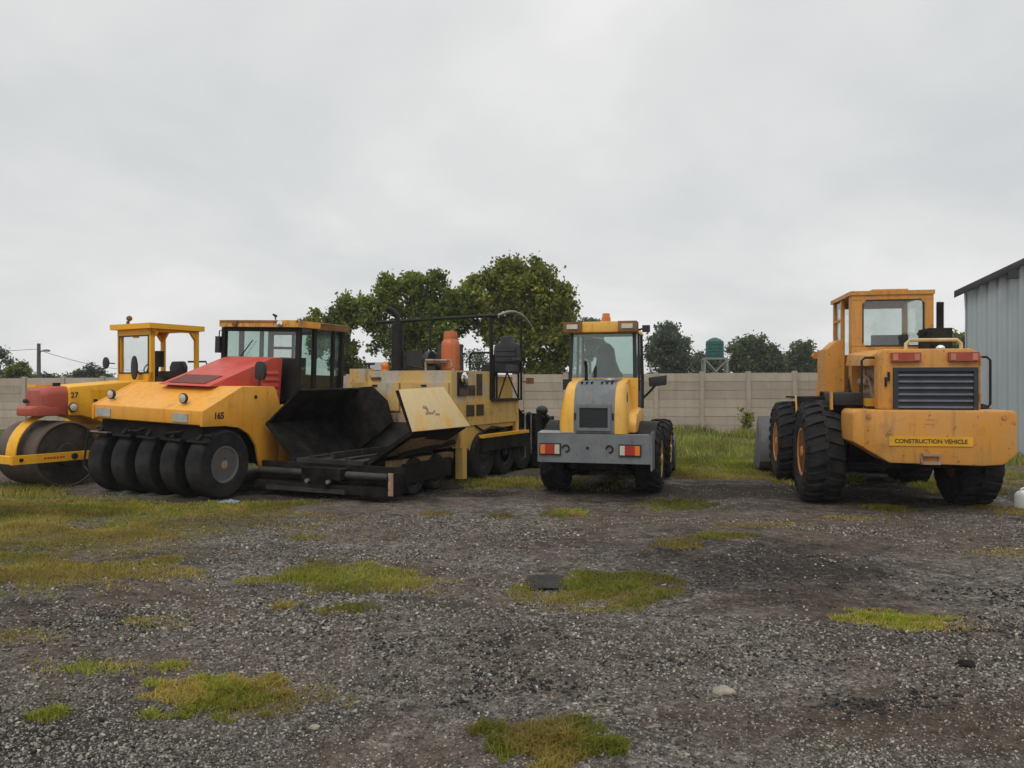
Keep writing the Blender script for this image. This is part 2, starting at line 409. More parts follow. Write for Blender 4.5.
# ------------------------------------------------------------------ wheels
def tyre_mb(Rr, W, rim, lugs=0, style='rock'):
    m = MB()
    h = .035 * Rr / .73 if lugs else 0
    r = Rr - h
    prof = [(rim, -.40 * W), (rim + .015, -.46 * W), (rim + (r - rim) * .45, -.50 * W), (r * .93, -.475 * W), (r * .975, -.41 * W), (r * .996, -.28 * W), (r, -.1 * W)]
    prof = prof + [(a, -b) for a, b in prof[::-1]]
    m.lathe(prof, n=64)
    for k in range(lugs):
        for sgn in (-1, 1):
            t0 = 2 * math.pi * (k + (.5 if sgn > 0 else 0)) / lugs
            dt = 2 * math.pi / lugs * (.60 if style == 'rock' else .36)
            sl = .10 if style == 'rock' else .30
            path = [(-.04 * W, r - .01, 0), (.22 * W, r - .01, sl * .5), (.42 * W, r * .965 - .01, sl), (.500 * W, r * .86, sl * 1.15)]
            loops = []
            for (y, rr, sh) in path:
                last = rr < r * .9
                ro = rr + (.012 if last else h + .01)
                w = dt * (.95 if style == 'rock' else 1)
                lp = []
                for (rad, th) in ((rr - .01, t0 + sh), (ro, t0 + sh + w * .08), (ro, t0 + sh + w * .92), (rr - .01, t0 + sh + w)):
                    yy = (y + (.012 if last else 0)) * sgn
                    lp.append((rad * math.cos(th), yy, rad * math.sin(th)))
                loops.append(lp)
            m.loft(loops)
    return m
def rim_mb(rim, W, sgn, dish=.3, bolts=8):
    m = MB()
    e = .42 * W * sgn; d = .42 * W * (1 - dish) * sgn * (1 if dish < .5 else .35)
    m.lathe([(rim * 1.03, e), (rim * 1.03, e + .015 * sgn), (rim * .93, e + .012 * sgn), (rim * .86, e - .05 * sgn), (rim * .80, d), (rim * .52, d - .015 * sgn), (rim * .42, d + .03 * sgn), (rim * .30, d + .05 * sgn), (0, d + .055 * sgn)], n=32)
    m.lathe([(rim * .98, -.40 * W * sgn), (rim * .98, e)], n=32)
    for k in range(bolts):
        a = 2 * math.pi * k / bolts
        x, z = rim * .62 * math.cos(a), rim * .62 * math.sin(a)
        m.cyl((x, d - .02 * sgn, z), (x, d + .035 * sgn, z), .022 * rim / .3, n=6)
    return m
def hub_mb(rim, W, sgn, deep=False):
    m = MB(); d = .42 * W * (.22 if deep else .62) * sgn; rim = rim * (1.75 if deep else 1)
    m.lathe([(rim * .27, -.4 * W * sgn), (rim * .27, d + .07 * sgn), (rim * .2, d + .10 * sgn), (0, d + .105 * sgn)], n=20)
    return m
def make_wheel(parent, loc, Rr, W, rim, sgn, lugs, style, tm, rm, cache={}):
    key = (Rr, W, rim, sgn, lugs, style, tm, rm)
    if key not in cache:
        w = hub_mb(rim, W, sgn, style == 'deep').build('wheel', 'pavrust' if style == 'deep' else rm, parent)
        tyre_mb(Rr, W, rim, lugs, style).build('tyre', tm, w)
        rim_mb(rim, W, sgn, .62 if style == 'deep' else .3).build('rim', rm, w)
        cache[key] = w
    else:
        w = copy_tree(cache[key], parent)
    w.location = loc; w.rotation_euler = (0, random.uniform(0, .3), 0)
    return w

# ------------------------------------------------------------------ ground
def gz(x, y):
    return (.020 * math.sin(x * .9 + 1.3 * math.sin(y * .55)) * math.cos(y * .8 + .6) + .012 * math.sin(x * 2.3 + y * 1.7) + .008 * math.sin(x * 4.1 - y * 3.3)) * max(0, 1 - max(0, y - 16) / 8) - .012
def build_ground():
    xs = np.concatenate([[-600, -200, -80, -40], np.linspace(-24, 20, 177), [40, 80, 200, 600]])
    ys = np.concatenate([[-60, -20, -6, 0], np.linspace(2, 24, 111), [30, 45, 80, 160, 400, 900]])
    V = np.array([(x, y, gz(x, y)) for y in ys for x in xs]); nx = len(xs)
    Fs = np.array([(j * nx + i, j * nx + i + 1, (j + 1) * nx + i + 1, (j + 1) * nx + i) for j in range(len(ys) - 1) for i in range(nx - 1)])
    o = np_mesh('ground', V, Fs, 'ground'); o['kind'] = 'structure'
    for p in o.data.polygons: p.use_smooth = True
build_ground()

def stones_mesh(name, pts, sizes, label):
    n = len(pts)
    # low rock: 8-vertex squashed irregular blocks
    base = np.array([(-1, -1, -.6), (1, -1, -.6), (1, 1, -.6), (-1, 1, -.6), (-.7, -.7, .7), (.7, -.7, .7), (.7, .7, .7), (-.7, .7, .7)]) * .55
    V = base[None] + rng.normal(0, .17, (n, 8, 3))
    ang = rng.uniform(0, 6.28, n); ca, sa = np.cos(ang), np.sin(ang)
    S = sizes[:, None] * rng.uniform(.7, 1.3, (n, 3)) * np.array([1, 1, .75])
    V = V * S[:, None, :]
    tl = rng.normal(0, .35, n)
    z = V[:, :, 2] + V[:, :, 0] * tl[:, None]
    x = V[:, :, 0] * ca[:, None] - V[:, :, 1] * sa[:, None]; y = V[:, :, 0] * sa[:, None] + V[:, :, 1] * ca[:, None]
    V = np.stack([x, y, z], -1) + pts[:, None, :]
    F = np.array([(3, 2, 1, 0), (4, 5, 6, 7), (0, 1, 5, 4), (1, 2, 6, 5), (2, 3, 7, 6), (3, 0, 4, 7)])
    Fa = (F[None] + (np.arange(n) * 8)[:, None, None]).reshape(-1, 4)
    return tag(np_mesh(name, V.reshape(-1, 3), Fa, 'stones'), label, 'gravel', kind='stuff')

def clump(x, y):   # patchy stone density
    return mnoise.noise(Vector((x * .9, y * .9, 3.1))) + .5 * mnoise.noise(Vector((x * 2.6, y * 2.6, 8.0)))
pts = []; sz = []
while len(pts) < 95000:
    d = 3.2 + 7.0 * random.random() ** 2.1
    x = d * random.uniform(-.72, .72)
    if x < -2.2 - .1 * d and d > 6.2 and random.random() < .7: continue
    c_ = clump(x, d)
    if c_ < -.12 and random.random() < .6: continue
    if ((x - 2.3) / 2) ** 2 + ((d - 7.6) / 1.7) ** 2 < 1.3 and random.random() < .9: continue
    s_ = random.choice((.006, .008, .010, .012, .016)) * (.55 + .45 * min(1, max(0, (d - 3.2) / 2.5))) * (1.25 if c_ > .25 else 1) * random.uniform(.8, 1.3)
    pts.append((x, d, gz(x, d) + s_ * .15)); sz.append(s_)
for _ in range(9000):
    d = random.uniform(7.5, 13.5); x = d * random.uniform(-.5, .66)
    if mnoise.noise(Vector((x * 1.4, d * 1.4, 7))) < -.05: continue
    s_ = random.uniform(.007, .014); pts.append((x, d, gz(x, d) + s_ * .1)); sz.append(s_)
stones_mesh('loose_gravel', np.array(pts), np.array(sz), 'loose grey gravel stones scattered over the yard in the foreground')

M['mill'] = plain('asphalt_lump', (.016, .0155, .016), .85, var=.4)
pts = []; sz = []
HOT = [(-.80, 5.15, .5, .28), (3.3, 5.5, .55, .3), (1.95, 4.28, .5, .16), (-2.7, 3.75, .7, .35), (.05, 5.3, .6, .3), (2.1, 6.9, 1.3, .9), (.0, 4.5, .5, .3), (3.9, 6.3, .6, .4), (-2.9, 5.6, .6, .3), (1.3, 4.9, .6, .2)]
while len(pts) < 2000:
    cx, cy, rx, ry = random.choice(HOT)
    x, y = random.gauss(cx, rx * .6), random.gauss(cy, ry * .6)
    if mnoise.noise(Vector((x * 3.2, y * 3.2, 2))) < -.05: continue
    s_ = random.choice((.008, .010, .013, .018)) * random.uniform(.8, 1.3)
    pts.append((x, y, gz(x, y) + s_ * .2)); sz.append(s_)
o_ = stones_mesh('asphalt_lumps', np.array(pts), np.array(sz), 'loose black lumps of old asphalt lying in clusters on the gravel'); o_.data.materials.clear(); o_.data.materials.append(M['mill'])

# ------------------------------------------------------------------ grass
def blades(name, P, H, W, mat, label, lean=.45):
    """P (n,3) roots, H heights -> one mesh of bent two-face blades"""
    n = len(P)
    a = rng.uniform(0, 6.28, n); l = np.abs(rng.normal(0, lean, n)) + .1
    d = np.stack([np.cos(a), np.sin(a), np.zeros(n)], -1); s = np.stack([-np.sin(a), np.cos(a), np.zeros(n)], -1)
    b = rng.uniform(0, 6.28, n); s = np.stack([np.cos(b), np.sin(b), np.zeros(n)], -1)
    up = np.array([0, 0, 1.])
    h = H[:, None]; w = W[:, None]
    mid = P + up * h * .6 + d * h * (l[:, None] * .35)
    tip = P + up * h * (1 - .25 * np.minimum(l, 1.2)[:, None]) + d * h * l[:, None]
    V = np.stack([P - s * w, P + s * w, mid + s * w * .75, mid - s * w * .75, tip], 1)
    F = []
    idx = np.arange(n)[:, None] * 5
    quads = idx + np.array([[0, 1, 2, 3]]); tri = idx + np.array([[3, 2, 4, 4]])
    tri3 = idx + np.array([[3, 2, 4]])
    # tri only mesh keeps it simple
    T = np.concatenate([idx + np.array([[0, 1, 2]]), idx + np.array([[0, 2, 3]]), tri3])
    return tag(np_mesh(name, V.reshape(-1, 3), T, mat), label, 'grass', kind='stuff')

def patch_roots(cx, cy, rx, ry, n, edge=.45):
    out = []
    ph = random.uniform(0, 99)
    while len(out) < n:
        u, v = random.uniform(-1.3, 1.3), random.uniform(-1.3, 1.3)
        r = math.hypot(u, v) + edge * mnoise.noise(Vector((u * 2.2 + ph, v * 2.2, 0))) * 1.6
        if r < 1 and random.random() < 1.15 - r * .7:
            x, y = cx + u * rx, cy + v * ry
            out.append((x, y, gz(x, y) - .004, r))
    return out
# patches measured on the ground plane: x, y, half sizes, blade count, height, kind
PATCH = [
 (-1.50, 7.05, .72, .62, 3600, .060, 'g'), (-1.15, 6.9, .7, .4, 900, .05, 'd'),
 (.78, 6.62, .66, .58, 3800, .065, 'g'), (.55, 6.3, .6, .3, 700, .05, 'd'),
 (2.78, 5.72, .40, .24, 1900, .050, 'g'), (3.0, 5.65, .35, .2, 400, .04, 'd'),
 (-1.62, 4.36, .34, .30, 2600, .070, 'm'), (-1.35, 4.3, .4, .25, 700, .05, 'd'),
 (.22, 3.78, .30, .22, 2600, .075, 'm'), (-.12, 3.95, .09, .07, 260, .06, 'g'),
 (-2.35, 4.02, .09, .09, 260, .06, 'm'), (-2.5, 4.72, .35, .14, 300, .05, 'm'), (-2.05, 4.75, .1, .1, 200, .05, 'g'),
 (-1.25, 6.0, .25, .16, 600, .045, 'm'), (-1.78, 6.15, .13, .12, 320, .045, 'm'), (-2.6, 5.7, .3, .2, 300, .04, 'd'),
 (-3.4, 7.7, .2, .2, 400, .045, 'm'), (-2.3, 8.8, .25, .25, 300, .045, 'm'), (-1.0, 10.3, .25, .25, 250, .05, 'd'), (-.15, 10.2, .22, .22, 220, .05, 'd'),
 (.7, 10.4, .32, .4, 600, .06, 'm'), (2.35, 11.3, .55, .5, 1300, .06, 'g'), (2.35, 8.85, .36, .25, 800, .05, 'g'), (1.8, 8.5, .25, .3, 600, .05, 'd'),
 (3.0, 9.7, .6, .2, 350, .05, 'd'), (5.15, 10.8, .28, .28, 800, .07, 'g'), (4.4, 10.0, .5, .2, 250, .05, 'd'), (6.6, 10.6, .4, .5, 500, .06, 'd'), (5.0, 8.0, .5, .2, 200, .04, 'd'),
 (-7.2, 10.7, 1.6, .8, 6500, .10, 'd'), (-5.9, 10.9, .8, .45, 2400, .09, 'g'), (-6.6, 8.9, 1.5, .8, 6000, .08, 'd'), (-4.5, 9.0, .7, .5, 1800, .06, 'd'),
 (-4.7, 7.0, 1.1, .6, 4200, .07, 'd'), (-3.7, 7.1, .8, .4, 1900, .06, 'd'), (-4.6, 6.0, .5, .3, 1300, .06, 'm'), (-5.4, 7.8, 1.2, .5, 2600, .07, 'm'),
 (-3.4, 5.3, .4, .2, 300, .05, 'd'), (-8.5, 12.3, 2.0, .9, 4200, .13, 'm'), (-3.6, 10.6, .8, .4, 900, .06, 'd'),
 (-5.8, 8.7, 2.4, 1.9, 9000, .055, 'd'), (-6.6, 10.2, 2.0, 1.2, 7500, .075, 'm'), (-5.2, 6.6, 1.2, .9, 3500, .055, 'm'), (-5.0, 10.9, 1.6, .5, 2600, .07, 'm'), (-3.0, 9.6, 1.2, .8, 1100, .045, 'd'),
 (4.4, 16.3, 1.9, 1.5, 9000, .13, 'g'), (4.2, 14.7, 1.7, .5, 2600, .10, 'd'), (9.5, 13.5, 1.5, 1.5, 3500, .14, 'm'),
 (-3.6, 11.2, .9, .3, 1100, .08, 'm'), (-.3, 13.6, .8, .7, 1500, .10, 'm'), (.9, 13.5, 1.0, .7, 1100, .09, 'm'), (7.3, 13.2, .7, 1.0, 1800, .13, 'm'), (5.4, 14.2, .8, .8, 1500, .12, 'm'),
]
gd = []; gg = []
for (cx, cy, rx, ry, n, h, k) in PATCH:
    for p in patch_roots(cx, cy, rx, ry, int(n * (1.7 if rx < 1 else 1.15)), .45 if rx < 1 else .95):
        p, r_ = p[:3], p[3]
        t = ('d' if (k == 'g' and random.random() < (r_ - .45) * 1.3) else k) if k != 'm' else ('g' if mnoise.noise(Vector((p[0] * 3, p[1] * 3, 5))) > -.05 else 'd')
        (gg if t == 'g' else gd).append((*p, h * random.uniform(.3, .8) * (1.3 - .5 * r_) * (.85 + .5 * abs(mnoise.noise(Vector((p[0] * 9, p[1] * 9, 1)))) * 2)))
for lst, nm, mt, lb in ((gd, 'dry_grass', 'gdry', 'dry straw coloured grass growing in patches through the gravel'),
                        (gg, 'green_grass', 'ggreen', 'short fresh green grass tufts growing through the gravel')):
    A = np.array(lst)
    blades(nm, A[:, :3], A[:, 3], rng.uniform(.0025, .005, len(A)) * (.6 + A[:, 1] * .07), mt, lb, .95)
# tall growth along the wall
roots = []
for _ in range(52000):
    x = random.uniform(-16, 14); y = random.uniform(16.4, 27.2)
    if x < 1 and random.random() < .5: continue
    nz = mnoise.noise(Vector((x * .5, y * .5, 1))) + .35 * mnoise.noise(Vector((x * 1.7, y * 1.7, 4)))
    if nz < -.22 + .35 * max(0, (18.5 - y) / 2): continue
    hh = (.16 + .16 * max(0, nz)) * random.uniform(.5, 1.35) * (1.0 + max(0, y - 21) * .22)
    roots.append((x, y, gz(x, y) - .01, hh))
A = np.array(roots)
blades('tall_grass', A[:, :3], A[:, 3], rng.uniform(.008, .018, len(A)), 'gweed', 'knee high green and straw grass growing in front of the concrete wall', .5)

# ------------------------------------------------------------------ trees
def leaves(lobes, nclump, per, size, sig):
    nclump = int(nclump * .78); per = int(per * 2.0); size *= .85; sig *= .86
    C = []
    vol = np.array([l[3] * l[4] * l[5] for l in lobes]); vol = vol / vol.sum()
    for _ in range(nclump):
        l = lobes[rng.choice(len(lobes), p=vol)]
        d = rng.normal(0, 1, 3); d /= np.linalg.norm(d)
        r = rng.uniform(.12, 1) ** .42 * rng.uniform(.85, 1.08)
        C.append((l[0] + d[0] * r * l[3], l[1] + d[1] * r * l[4], l[2] + d[2] * r * l[5]))
    C = np.array(C)
    n = nclump * per
    P = np.repeat(C, per, 0) + rng.normal(0, 1, (n, 3)) * np.array([sig, sig, sig * .75])
    u = rng.normal(0, 1, (n, 3)); u /= np.linalg.norm(u, axis=1)[:, None]
    w = rng.normal(0, 1, (n, 3)); w = np.cross(u, w); w /= np.linalg.norm(w, axis=1)[:, None]
    s = (size * rng.uniform(.55, 1.25, n))[:, None]
    V = np.stack([P - u * s * .5, P + w * s * .33, P + u * s * .5, P - w * s * .33], 1).reshape(-1, 3)
    F = (np.arange(n)[:, None] * 4 + np.array([[0, 1, 2, 3]]))
    return V, F, C

def tree(name, label, loc, lobes, trunk_r, nclump, per, size, sig, mat, fork=.35, group=None, nl=26):
    t = thing(name, label, 'tree', loc, 0, group)
    V, F, C = leaves(lobes, nclump, per, size, sig)
    np_mesh('crown', V, F, mat, t)
    top = max(l[2] for l in lobes); cx = sum(l[0] for l in lobes) / len(lobes); cy = sum(l[1] for l in lobes) / len(lobes)
    m = MB()
    low = min(l[2] - l[5] for l in lobes)
    fz = max(.8, low * .6 + fork * top * .5)
    m.tube([(0, 0, -.2), (0.03, 0, fz * .5), (cx * .3, cy * .3, fz), (cx * .8, cy * .8, top * .8), (cx, cy, top * 1.05)], [trunk_r * 1.25, trunk_r, trunk_r * .85, trunk_r * .45, trunk_r * .12], 9)
    for k in range(nl):
        c = Vector(C[rng.integers(len(C))]); f = random.uniform(.75, 1.0)
        a = Vector((cx * .3, cy * .3, fz)).lerp(Vector((cx * .8, cy * .8, top * .8)), random.random() * .85)
        mid = a.lerp(c, .5) + Vector((0, 0, .25 * random.random()))
        m.tube([a, mid, c], [trunk_r * .34 * f, trunk_r * .2 * f, trunk_r * .05], 6)
    m.build('trunk', 'bark', t)
    return t

def px(pxx, Y): return (pxx - 512) / 790 * Y
def pz(py, Y): return 1.7 - (py - 384) / 790 * Y
# leafy trees just beyond the wall
def lob(bx, Y, items):
    """crown lobes given in metres about the trunk foot"""
    return [tuple(i) for i in items]
G1 = 'broadleaf trees beyond the concrete wall'
tree('broadleaf_tree', 'tallest wide green broadleaf tree beyond the wall, right of the paver muffler', (0.1, 38, 0),
     [(-2.4, 0, 5.3, .8, 1.0, 1.3), (-1.5, 0, 5.6, 1.1, 1.2, 1.5), (-.3, .2, 6.6, 1.1, 1.2, 1.3), (.9, -.1, 6.5, 1.1, 1.2, 1.2), (1.9, -.2, 5.8, 1.0, 1.2, 1.3), (2.3, 0, 4.6, .75, 1.2, 1.2), (.6, .3, 5.2, 1.3, 1.3, 1.2), (-.9, 0, 4.2, .8, 1.0, .9), (1.6, 0, 3.6, 1.2, 1.2, 1.1), (.3, .3, 3.9, .8, 1.2, .9), (1.5, 0, 2.2, 1.3, 1.2, .9), (-2.0, 0, 6.5, .5, .6, .6), (2.5, 0, 3.2, .6, .9, .8)],
     .26, 520, 44, .25, .25, 'leafB', group=G1)
tree('broadleaf_tree', 'dark green broadleaf tree behind the tall muffler of the paver', (-4.75, 37, 0),
     [(-.9, 0, 6.0, .75, 1.0, 1.0), (.2, .2, 6.3, .7, 1.0, .8), (1.2, .1, 5.9, .8, 1.0, 1.1), (2.3, 0, 5.6, .5, .8, .7), (-1.9, 0, 5.0, .7, .9, .9), (2.0, 0, 4.9, .6, .9, .8), (.0, 0, 4.5, 1.1, 1.1, .9), (-1.3, 0, 3.9, .7, .9, .8), (1.3, 0, 4.0, .8, .9, .8), (.2, .2, 3.2, .8, .9, .8), (-.4, .2, 2.2, .7, .8, .8), (1.6, 0, 2.9, .5, .7, .6)],
     .22, 330, 42, .24, .23, 'leafA', group=G1)
tree('broadleaf_tree', 'narrow dark tree standing directly right of the tyre roller cab', (-8.0, 37.5, 0),
     [(.1, 0, 5.1, .65, .8, .9), (-.5, 0, 4.3, .6, .7, .8), (.0, 0, 3.2, .7, .8, .9), (.4, .1, 2.1, .55, .7, .9), (.8, 0, 5.0, .4, .5, .5)], .14, 130, 42, .23, .2, 'leafA', group=G1)
tree('broadleaf_tree', 'small yellowish tree top peeping over the tyre roller cab roof', (-9.7, 38.5, 0),
     [(0, 0, 4.7, .4, .5, .6), (.2, 0, 3.8, .5, .6, .7)], .10, 45, 38, .22, .16, 'leafB', group=G1)
tree('thin_tree', 'thin sparse grey tree seen through the gap between the two big broadleaf trees', (-2.6, 60, 0),
     [(0, 0, 3.6, .9, .9, .8), (.3, 0, 2.4, .6, .6, .9)], .12, 30, 26, .22, .3, 'leafC')
G2 = 'distant trees on the right beyond the wall'
tree('round_tree', 'tall rounded blue green tree just right of the small loader cab', (14.1, 72, 0),
     [(0, 0, 5.9, 1.2, 1.4, 1.3), (-1.0, 0, 4.8, .9, 1.2, 1.3), (.9, 0, 4.9, 1.0, 1.3, 1.4), (0, 0, 3.6, 1.5, 1.4, 1.4), (1.4, 0, 3.4, .7, 1, 1), (-.2, 0, 2.0, 1.3, 1.4, 1.2)], .3, 230, 40, .36, .33, 'leafC', group=G2)
tree('round_tree', 'low tree partly hidden behind the green water tank', (19.0, 78, 0),
     [(0, 0, 3.6, 1.3, 1.4, 1.4), (1.1, 0, 3.5, 1.0, 1.3, 1.3), (.6, 0, 2.0, 1.7, 1.5, 1.3)], .25, 120, 36, .38, .36, 'leafD', group=G2)
tree('round_tree', 'broad dark tree right of the green water tank', (23.8, 78, 0),
     [(-1.0, 0, 5.2, 1.3, 1.5, 1.3), (.7, 0, 5.0, 1.3, 1.5, 1.3), (-1.7, 0, 3.9, .9, 1.4, 1.2), (1.9, 0, 3.9, 1.0, 1.3, 1.2), (0, 0, 3.4, 1.8, 1.7, 1.3), (0, 0, 1.9, 2.3, 2, 1.2)], .35, 250, 38, .4, .38, 'leafD', group=G2)
tree('round_tree', 'smaller dark tree next to the large loader cab', (29.2, 80, 0),
     [(.2, 0, 4.9, 1.1, 1.4, 1.2), (-.9, 0, 3.9, .9, 1.2, 1.1), (1.3, 0, 3.8, 1.0, 1.3, 1.2), (.2, 0, 2.8, 1.8, 1.5, 1.3), (-1.2, 0, 2.0, 1.3, 1.4, 1.2)], .3, 190, 38, .4, .38, 'leafD', group=G2)
tree('round_tree', 'tree between the large loader exhaust and the metal shed', (33.8, 60, 0),
     [(0, 0, 4.3, 1.4, 1.4, 1.4), (1.4, 0, 3.9, 1.2, 1.2, 1.3), (.5, 0, 2.6, 1.6, 1.5, 1.5)], .25, 150, 38, .34, .34, 'leafA', group=G2)
tree('layered_tree', 'flat layered conifer top showing above the small loader roof', (6.1, 62, 0),
     [(0, 0, 6.6, .7, .7, .22), (.1, 0, 6.1, 1.0, 1, .22), (0, 0, 5.5, 1.1, 1.1, .22), (.1, 0, 4.9, 1.2, 1.2, .25), (0, 0, 4.0, 1.0, 1, .4)], .14, 70, 40, .25, .2, 'leafC')
G3 = 'distant trees on the left beyond the wall'
tree('round_tree', 'dark open crowned tree at the far left edge', (-43.0, 66, 0),
     [(.2, 0, 4.2, .7, .9, .4), (1.0, 0, 3.7, .5, .7, .3), (-.4, 0, 3.5, .7, .9, .5), (-.4, 0, 2.2, 1.0, 1.2, .8), (.4, 0, 1.6, 1.2, 1.3, .9)], .2, 110, 34, .34, .3, 'leafC', group=G3)
tree('pointed_tree', 'olive green bushy tree with pointed tops left of the lamp pole', (-40.0, 64, 0),
     [(-.4, 0, 2.1, .4, .6, 1.1), (.2, 0, 2.5, .32, .5, 1.2), (.75, 0, 2.1, .4, .6, 1.0), (-.9, 0, 1.7, .4, .6, .9), (0, 0, 1.2, 1.2, .8, .8)], .15, 100, 38, .3, .22, 'leafA', group=G3)
tree('round_tree', 'low bluish bush tree just right of the lamp pole', (-43.0, 74, 0),
     [(0, 0, 1.7, 1.3, 1.2, .85), (1.6, 0, 1.7, 1.1, 1.2, .75), (-1.0, 0, 1.8, .6, 1, .8)], .15, 90, 34, .34, .3, 'leafC', group=G3)
tree('round_tree', 'rounded bluish tree above the red nose of the drum roller', (-38.4, 72, 0),
     [(.1, 0, 2.5, 1.0, 1.1, .95), (-1.2, 0, 2.6, .7, .8, .35), (.9, 0, 1.9, .8, 1.0, .9), (0, 0, 1.3, 1.4, 1.4, .8)], .2, 120, 36, .33, .3, 'leafC', group=G3)
tree('round_tree', 'small bush tree at the front window of the drum roller cab', (-34.6, 74, 0),
     [(0, 0, 1.6, 1.0, 1.0, .8), (.9, 0, 1.5, .8, .9, .8)], .15, 50, 34, .32, .28, 'leafC', group=G3)

# ------------------------------------------------------------------ wall
w = thing('precast_wall', 'long pale precast concrete panel wall behind the machines', 'wall', (0, 0, 0))
WX = [-37 + 1.555 * i for i in range(38)]
def wy(x): return 27.0 + max(0, (9 - x)) * .10
def wt(x): return 2.10 - max(0, 10 - x) * .006
for i, x in enumerate(WX):
    y = wy(x); t = wt(x)
    MB().box(x - .075, x + .075, y - .09, y + .06, -.4, t + .05, .015).build('post', 'conc', w)
    if i < len(WX) - 1:
        x1 = WX[i + 1]; y1 = wy(x1); L = math.hypot(x1 - x, y1 - y); a = math.atan2(y1 - y, x1 - x)
        T = Matrix.Translation((x, y, 0)) @ Matrix.Rotation(a, 4, 'Z')
        m = MB(); zb = (t + wt(x1)) / 2 - 2.1
        for k in range(7):
            dz = random.uniform(-.006, .006)
            m.box(.07, L - .07, -.03 + random.uniform(-.006, .006), .03, zb + .3 * k + .006, zb + .3 * k + .294 + dz, .014, T)
        m.box(.07, L - .07, -.012, .012, zb - .3, zb + 2.08, 0, T)
        m.build('wall_panel', 'conc', w)

# plants on the wall foot
def weed(x, y, h, n, label):
    t = thing('weed_plant', label, 'plant', (x, y, gz(x, y)))
    m = MB(); lv = []
    for k in range(n):
        a = random.uniform(0, 6.28); rr = random.uniform(.02, .16); hh = h * random.uniform(.6, 1.05)
        tip = (math.cos(a) * rr * 2.2, math.sin(a) * rr * 2.2, hh)
        m.tube([(0, 0, 0), (math.cos(a) * rr, math.sin(a) * rr, hh * .55), tip], [.012, .009, .003], 5)
        for q in range(26):
            f = random.uniform(.25, 1)
            lv.append((tip[0] * f + random.gauss(0, .05), tip[1] * f + random.gauss(0, .05), hh * f))
    m.build('stem', 'bark', t)
    P = np.array(lv); nn = len(P)
    u = rng.normal(0, 1, (nn, 3)); u /= np.linalg.norm(u, axis=1)[:, None]; ww = np.cross(u, rng.normal(0, 1, (nn, 3))); ww /= np.linalg.norm(ww, axis=1)[:, None]
    s = rng.uniform(.05, .11, nn)[:, None]
    V = np.stack([P - u * s, P + ww * s * .5, P + u * s, P - ww * s * .5], 1).reshape(-1, 3)
    np_mesh('foliage', V, np.arange(nn)[:, None] * 4 + np.array([[0, 1, 2, 3]]), 'gweed', t)
weed(7.75, 26.2, .95, 7, 'leafy weed growing against the wall foot left of the bucket of the large loader')
pass
pass

# ------------------------------------------------------------------ far things
b_ = thing('low_building', 'low building with grey sheet roof seen over the rear of the paver hopper', 'building', (-8.4, 46, 0))
MB().box(-1.9, 1.9, 0, 6, -.2, 2.5, .02).build('wall', 'conc', b_)
MB().prism([(-.3, 2.5), (3, 3.05), (6.3, 2.5)], 'x', -2.1, 2.1, .01).build('roof', 'roofg', b_)

tk = thing('water_tank', 'green water tank on a pale braced stand beyond the wall', 'tank', (11.55, 45, 0), -8)
m = MB(); m.lathe([(.46, 3.20), (.50, 3.22), (.50, 4.08), (.49, 4.12), (.30, 4.26), (.10, 4.34), (0, 4.35)], axis='z', n=24)
for z in (3.3, 3.5, 3.7, 3.9): m.lathe([(.502, z), (.512, z + .03), (.512, z + .07), (.502, z + .1)], axis='z', n=24)
m.build('tank', 'tankg', tk)
m = MB(); m.box(-.66, .66, -.66, .66, 3.08, 3.19, .01); m.build('platform', 'standw', tk)
for sx in (-1, 1):
    for sy in (-1, 1):
        MB().box(sx * .62 - .06, sx * .62 + .06, sy * .62 - .06, sy * .62 + .06, -.1, 3.078, .01).build('leg', 'standw', tk)
for sy in (-1, 1):
    m = MB()
    m.tube([(-.6, sy * .62, 1.75), (.6, sy * .62, 3.05)], .045, 6); m.tube([(.6, sy * .68, 1.75), (-.6, sy * .68, 3.05)], .045, 6)
    m.build('brace', 'standw', tk)

lp = thing('utility_pole', 'dark wooden utility pole with a street lamp arm at far left', 'pole', (px(38.8, 52), 52, 0))
MB().tube([(0, 0, -.3), (0, 0, pz(343.5, 52))], [.15, .11], 10).build('pole', 'wood', lp)
m = MB(); m.tube([(0, -.1, 3.6), (.25, -.12, 3.85), (.35, -.12, 3.9)], .025, 6); m.build('lamp_arm', 'wood', lp)
m = MB(); m.loft([[(.32, -.22, 3.84), (.32, -.02, 3.84), (.32, -.02, 3.93), (.32, -.22, 3.93)], [(.62, -.28, 3.82), (.62, .04, 3.82), (.62, .04, 3.98), (.62, -.28, 3.98)], [(.80, -.2, 3.85), (.80, -.04, 3.85), (.80, -.04, 3.93), (.80, -.2, 3.93)]], .01); m.build('lamp_head', 'standw', lp)
def wire(a, b, sag):
    P = []
    for k in range(13):
        t = k / 12; p = Vector(a).lerp(Vector(b), t); p.z -= sag * 4 * t * (1 - t); P.append(p)
    m = MB(); m.tube(P, .016, 5); return m
x0 = px(38.8, 52)
tag(wire((x0, 52, pz(349, 52)), (-60, 58, 4.6), .5).build('overhead_wire', 'blk'), 'overhead wire running left from the utility pole', 'wire')
tag(wire((x0, 52, pz(350, 52)), (px(150, 66), 66, pz(371, 66)), .35).build('overhead_wire', 'blk'), 'overhead wire sagging right from the utility pole towards the drum roller', 'wire')

# ------------------------------------------------------------------ shed
sh = thing('metal_shed', 'pale grey corrugated metal shed with a dark roof edge at the right', 'shed', (10.63, 18.5, 0), -30)
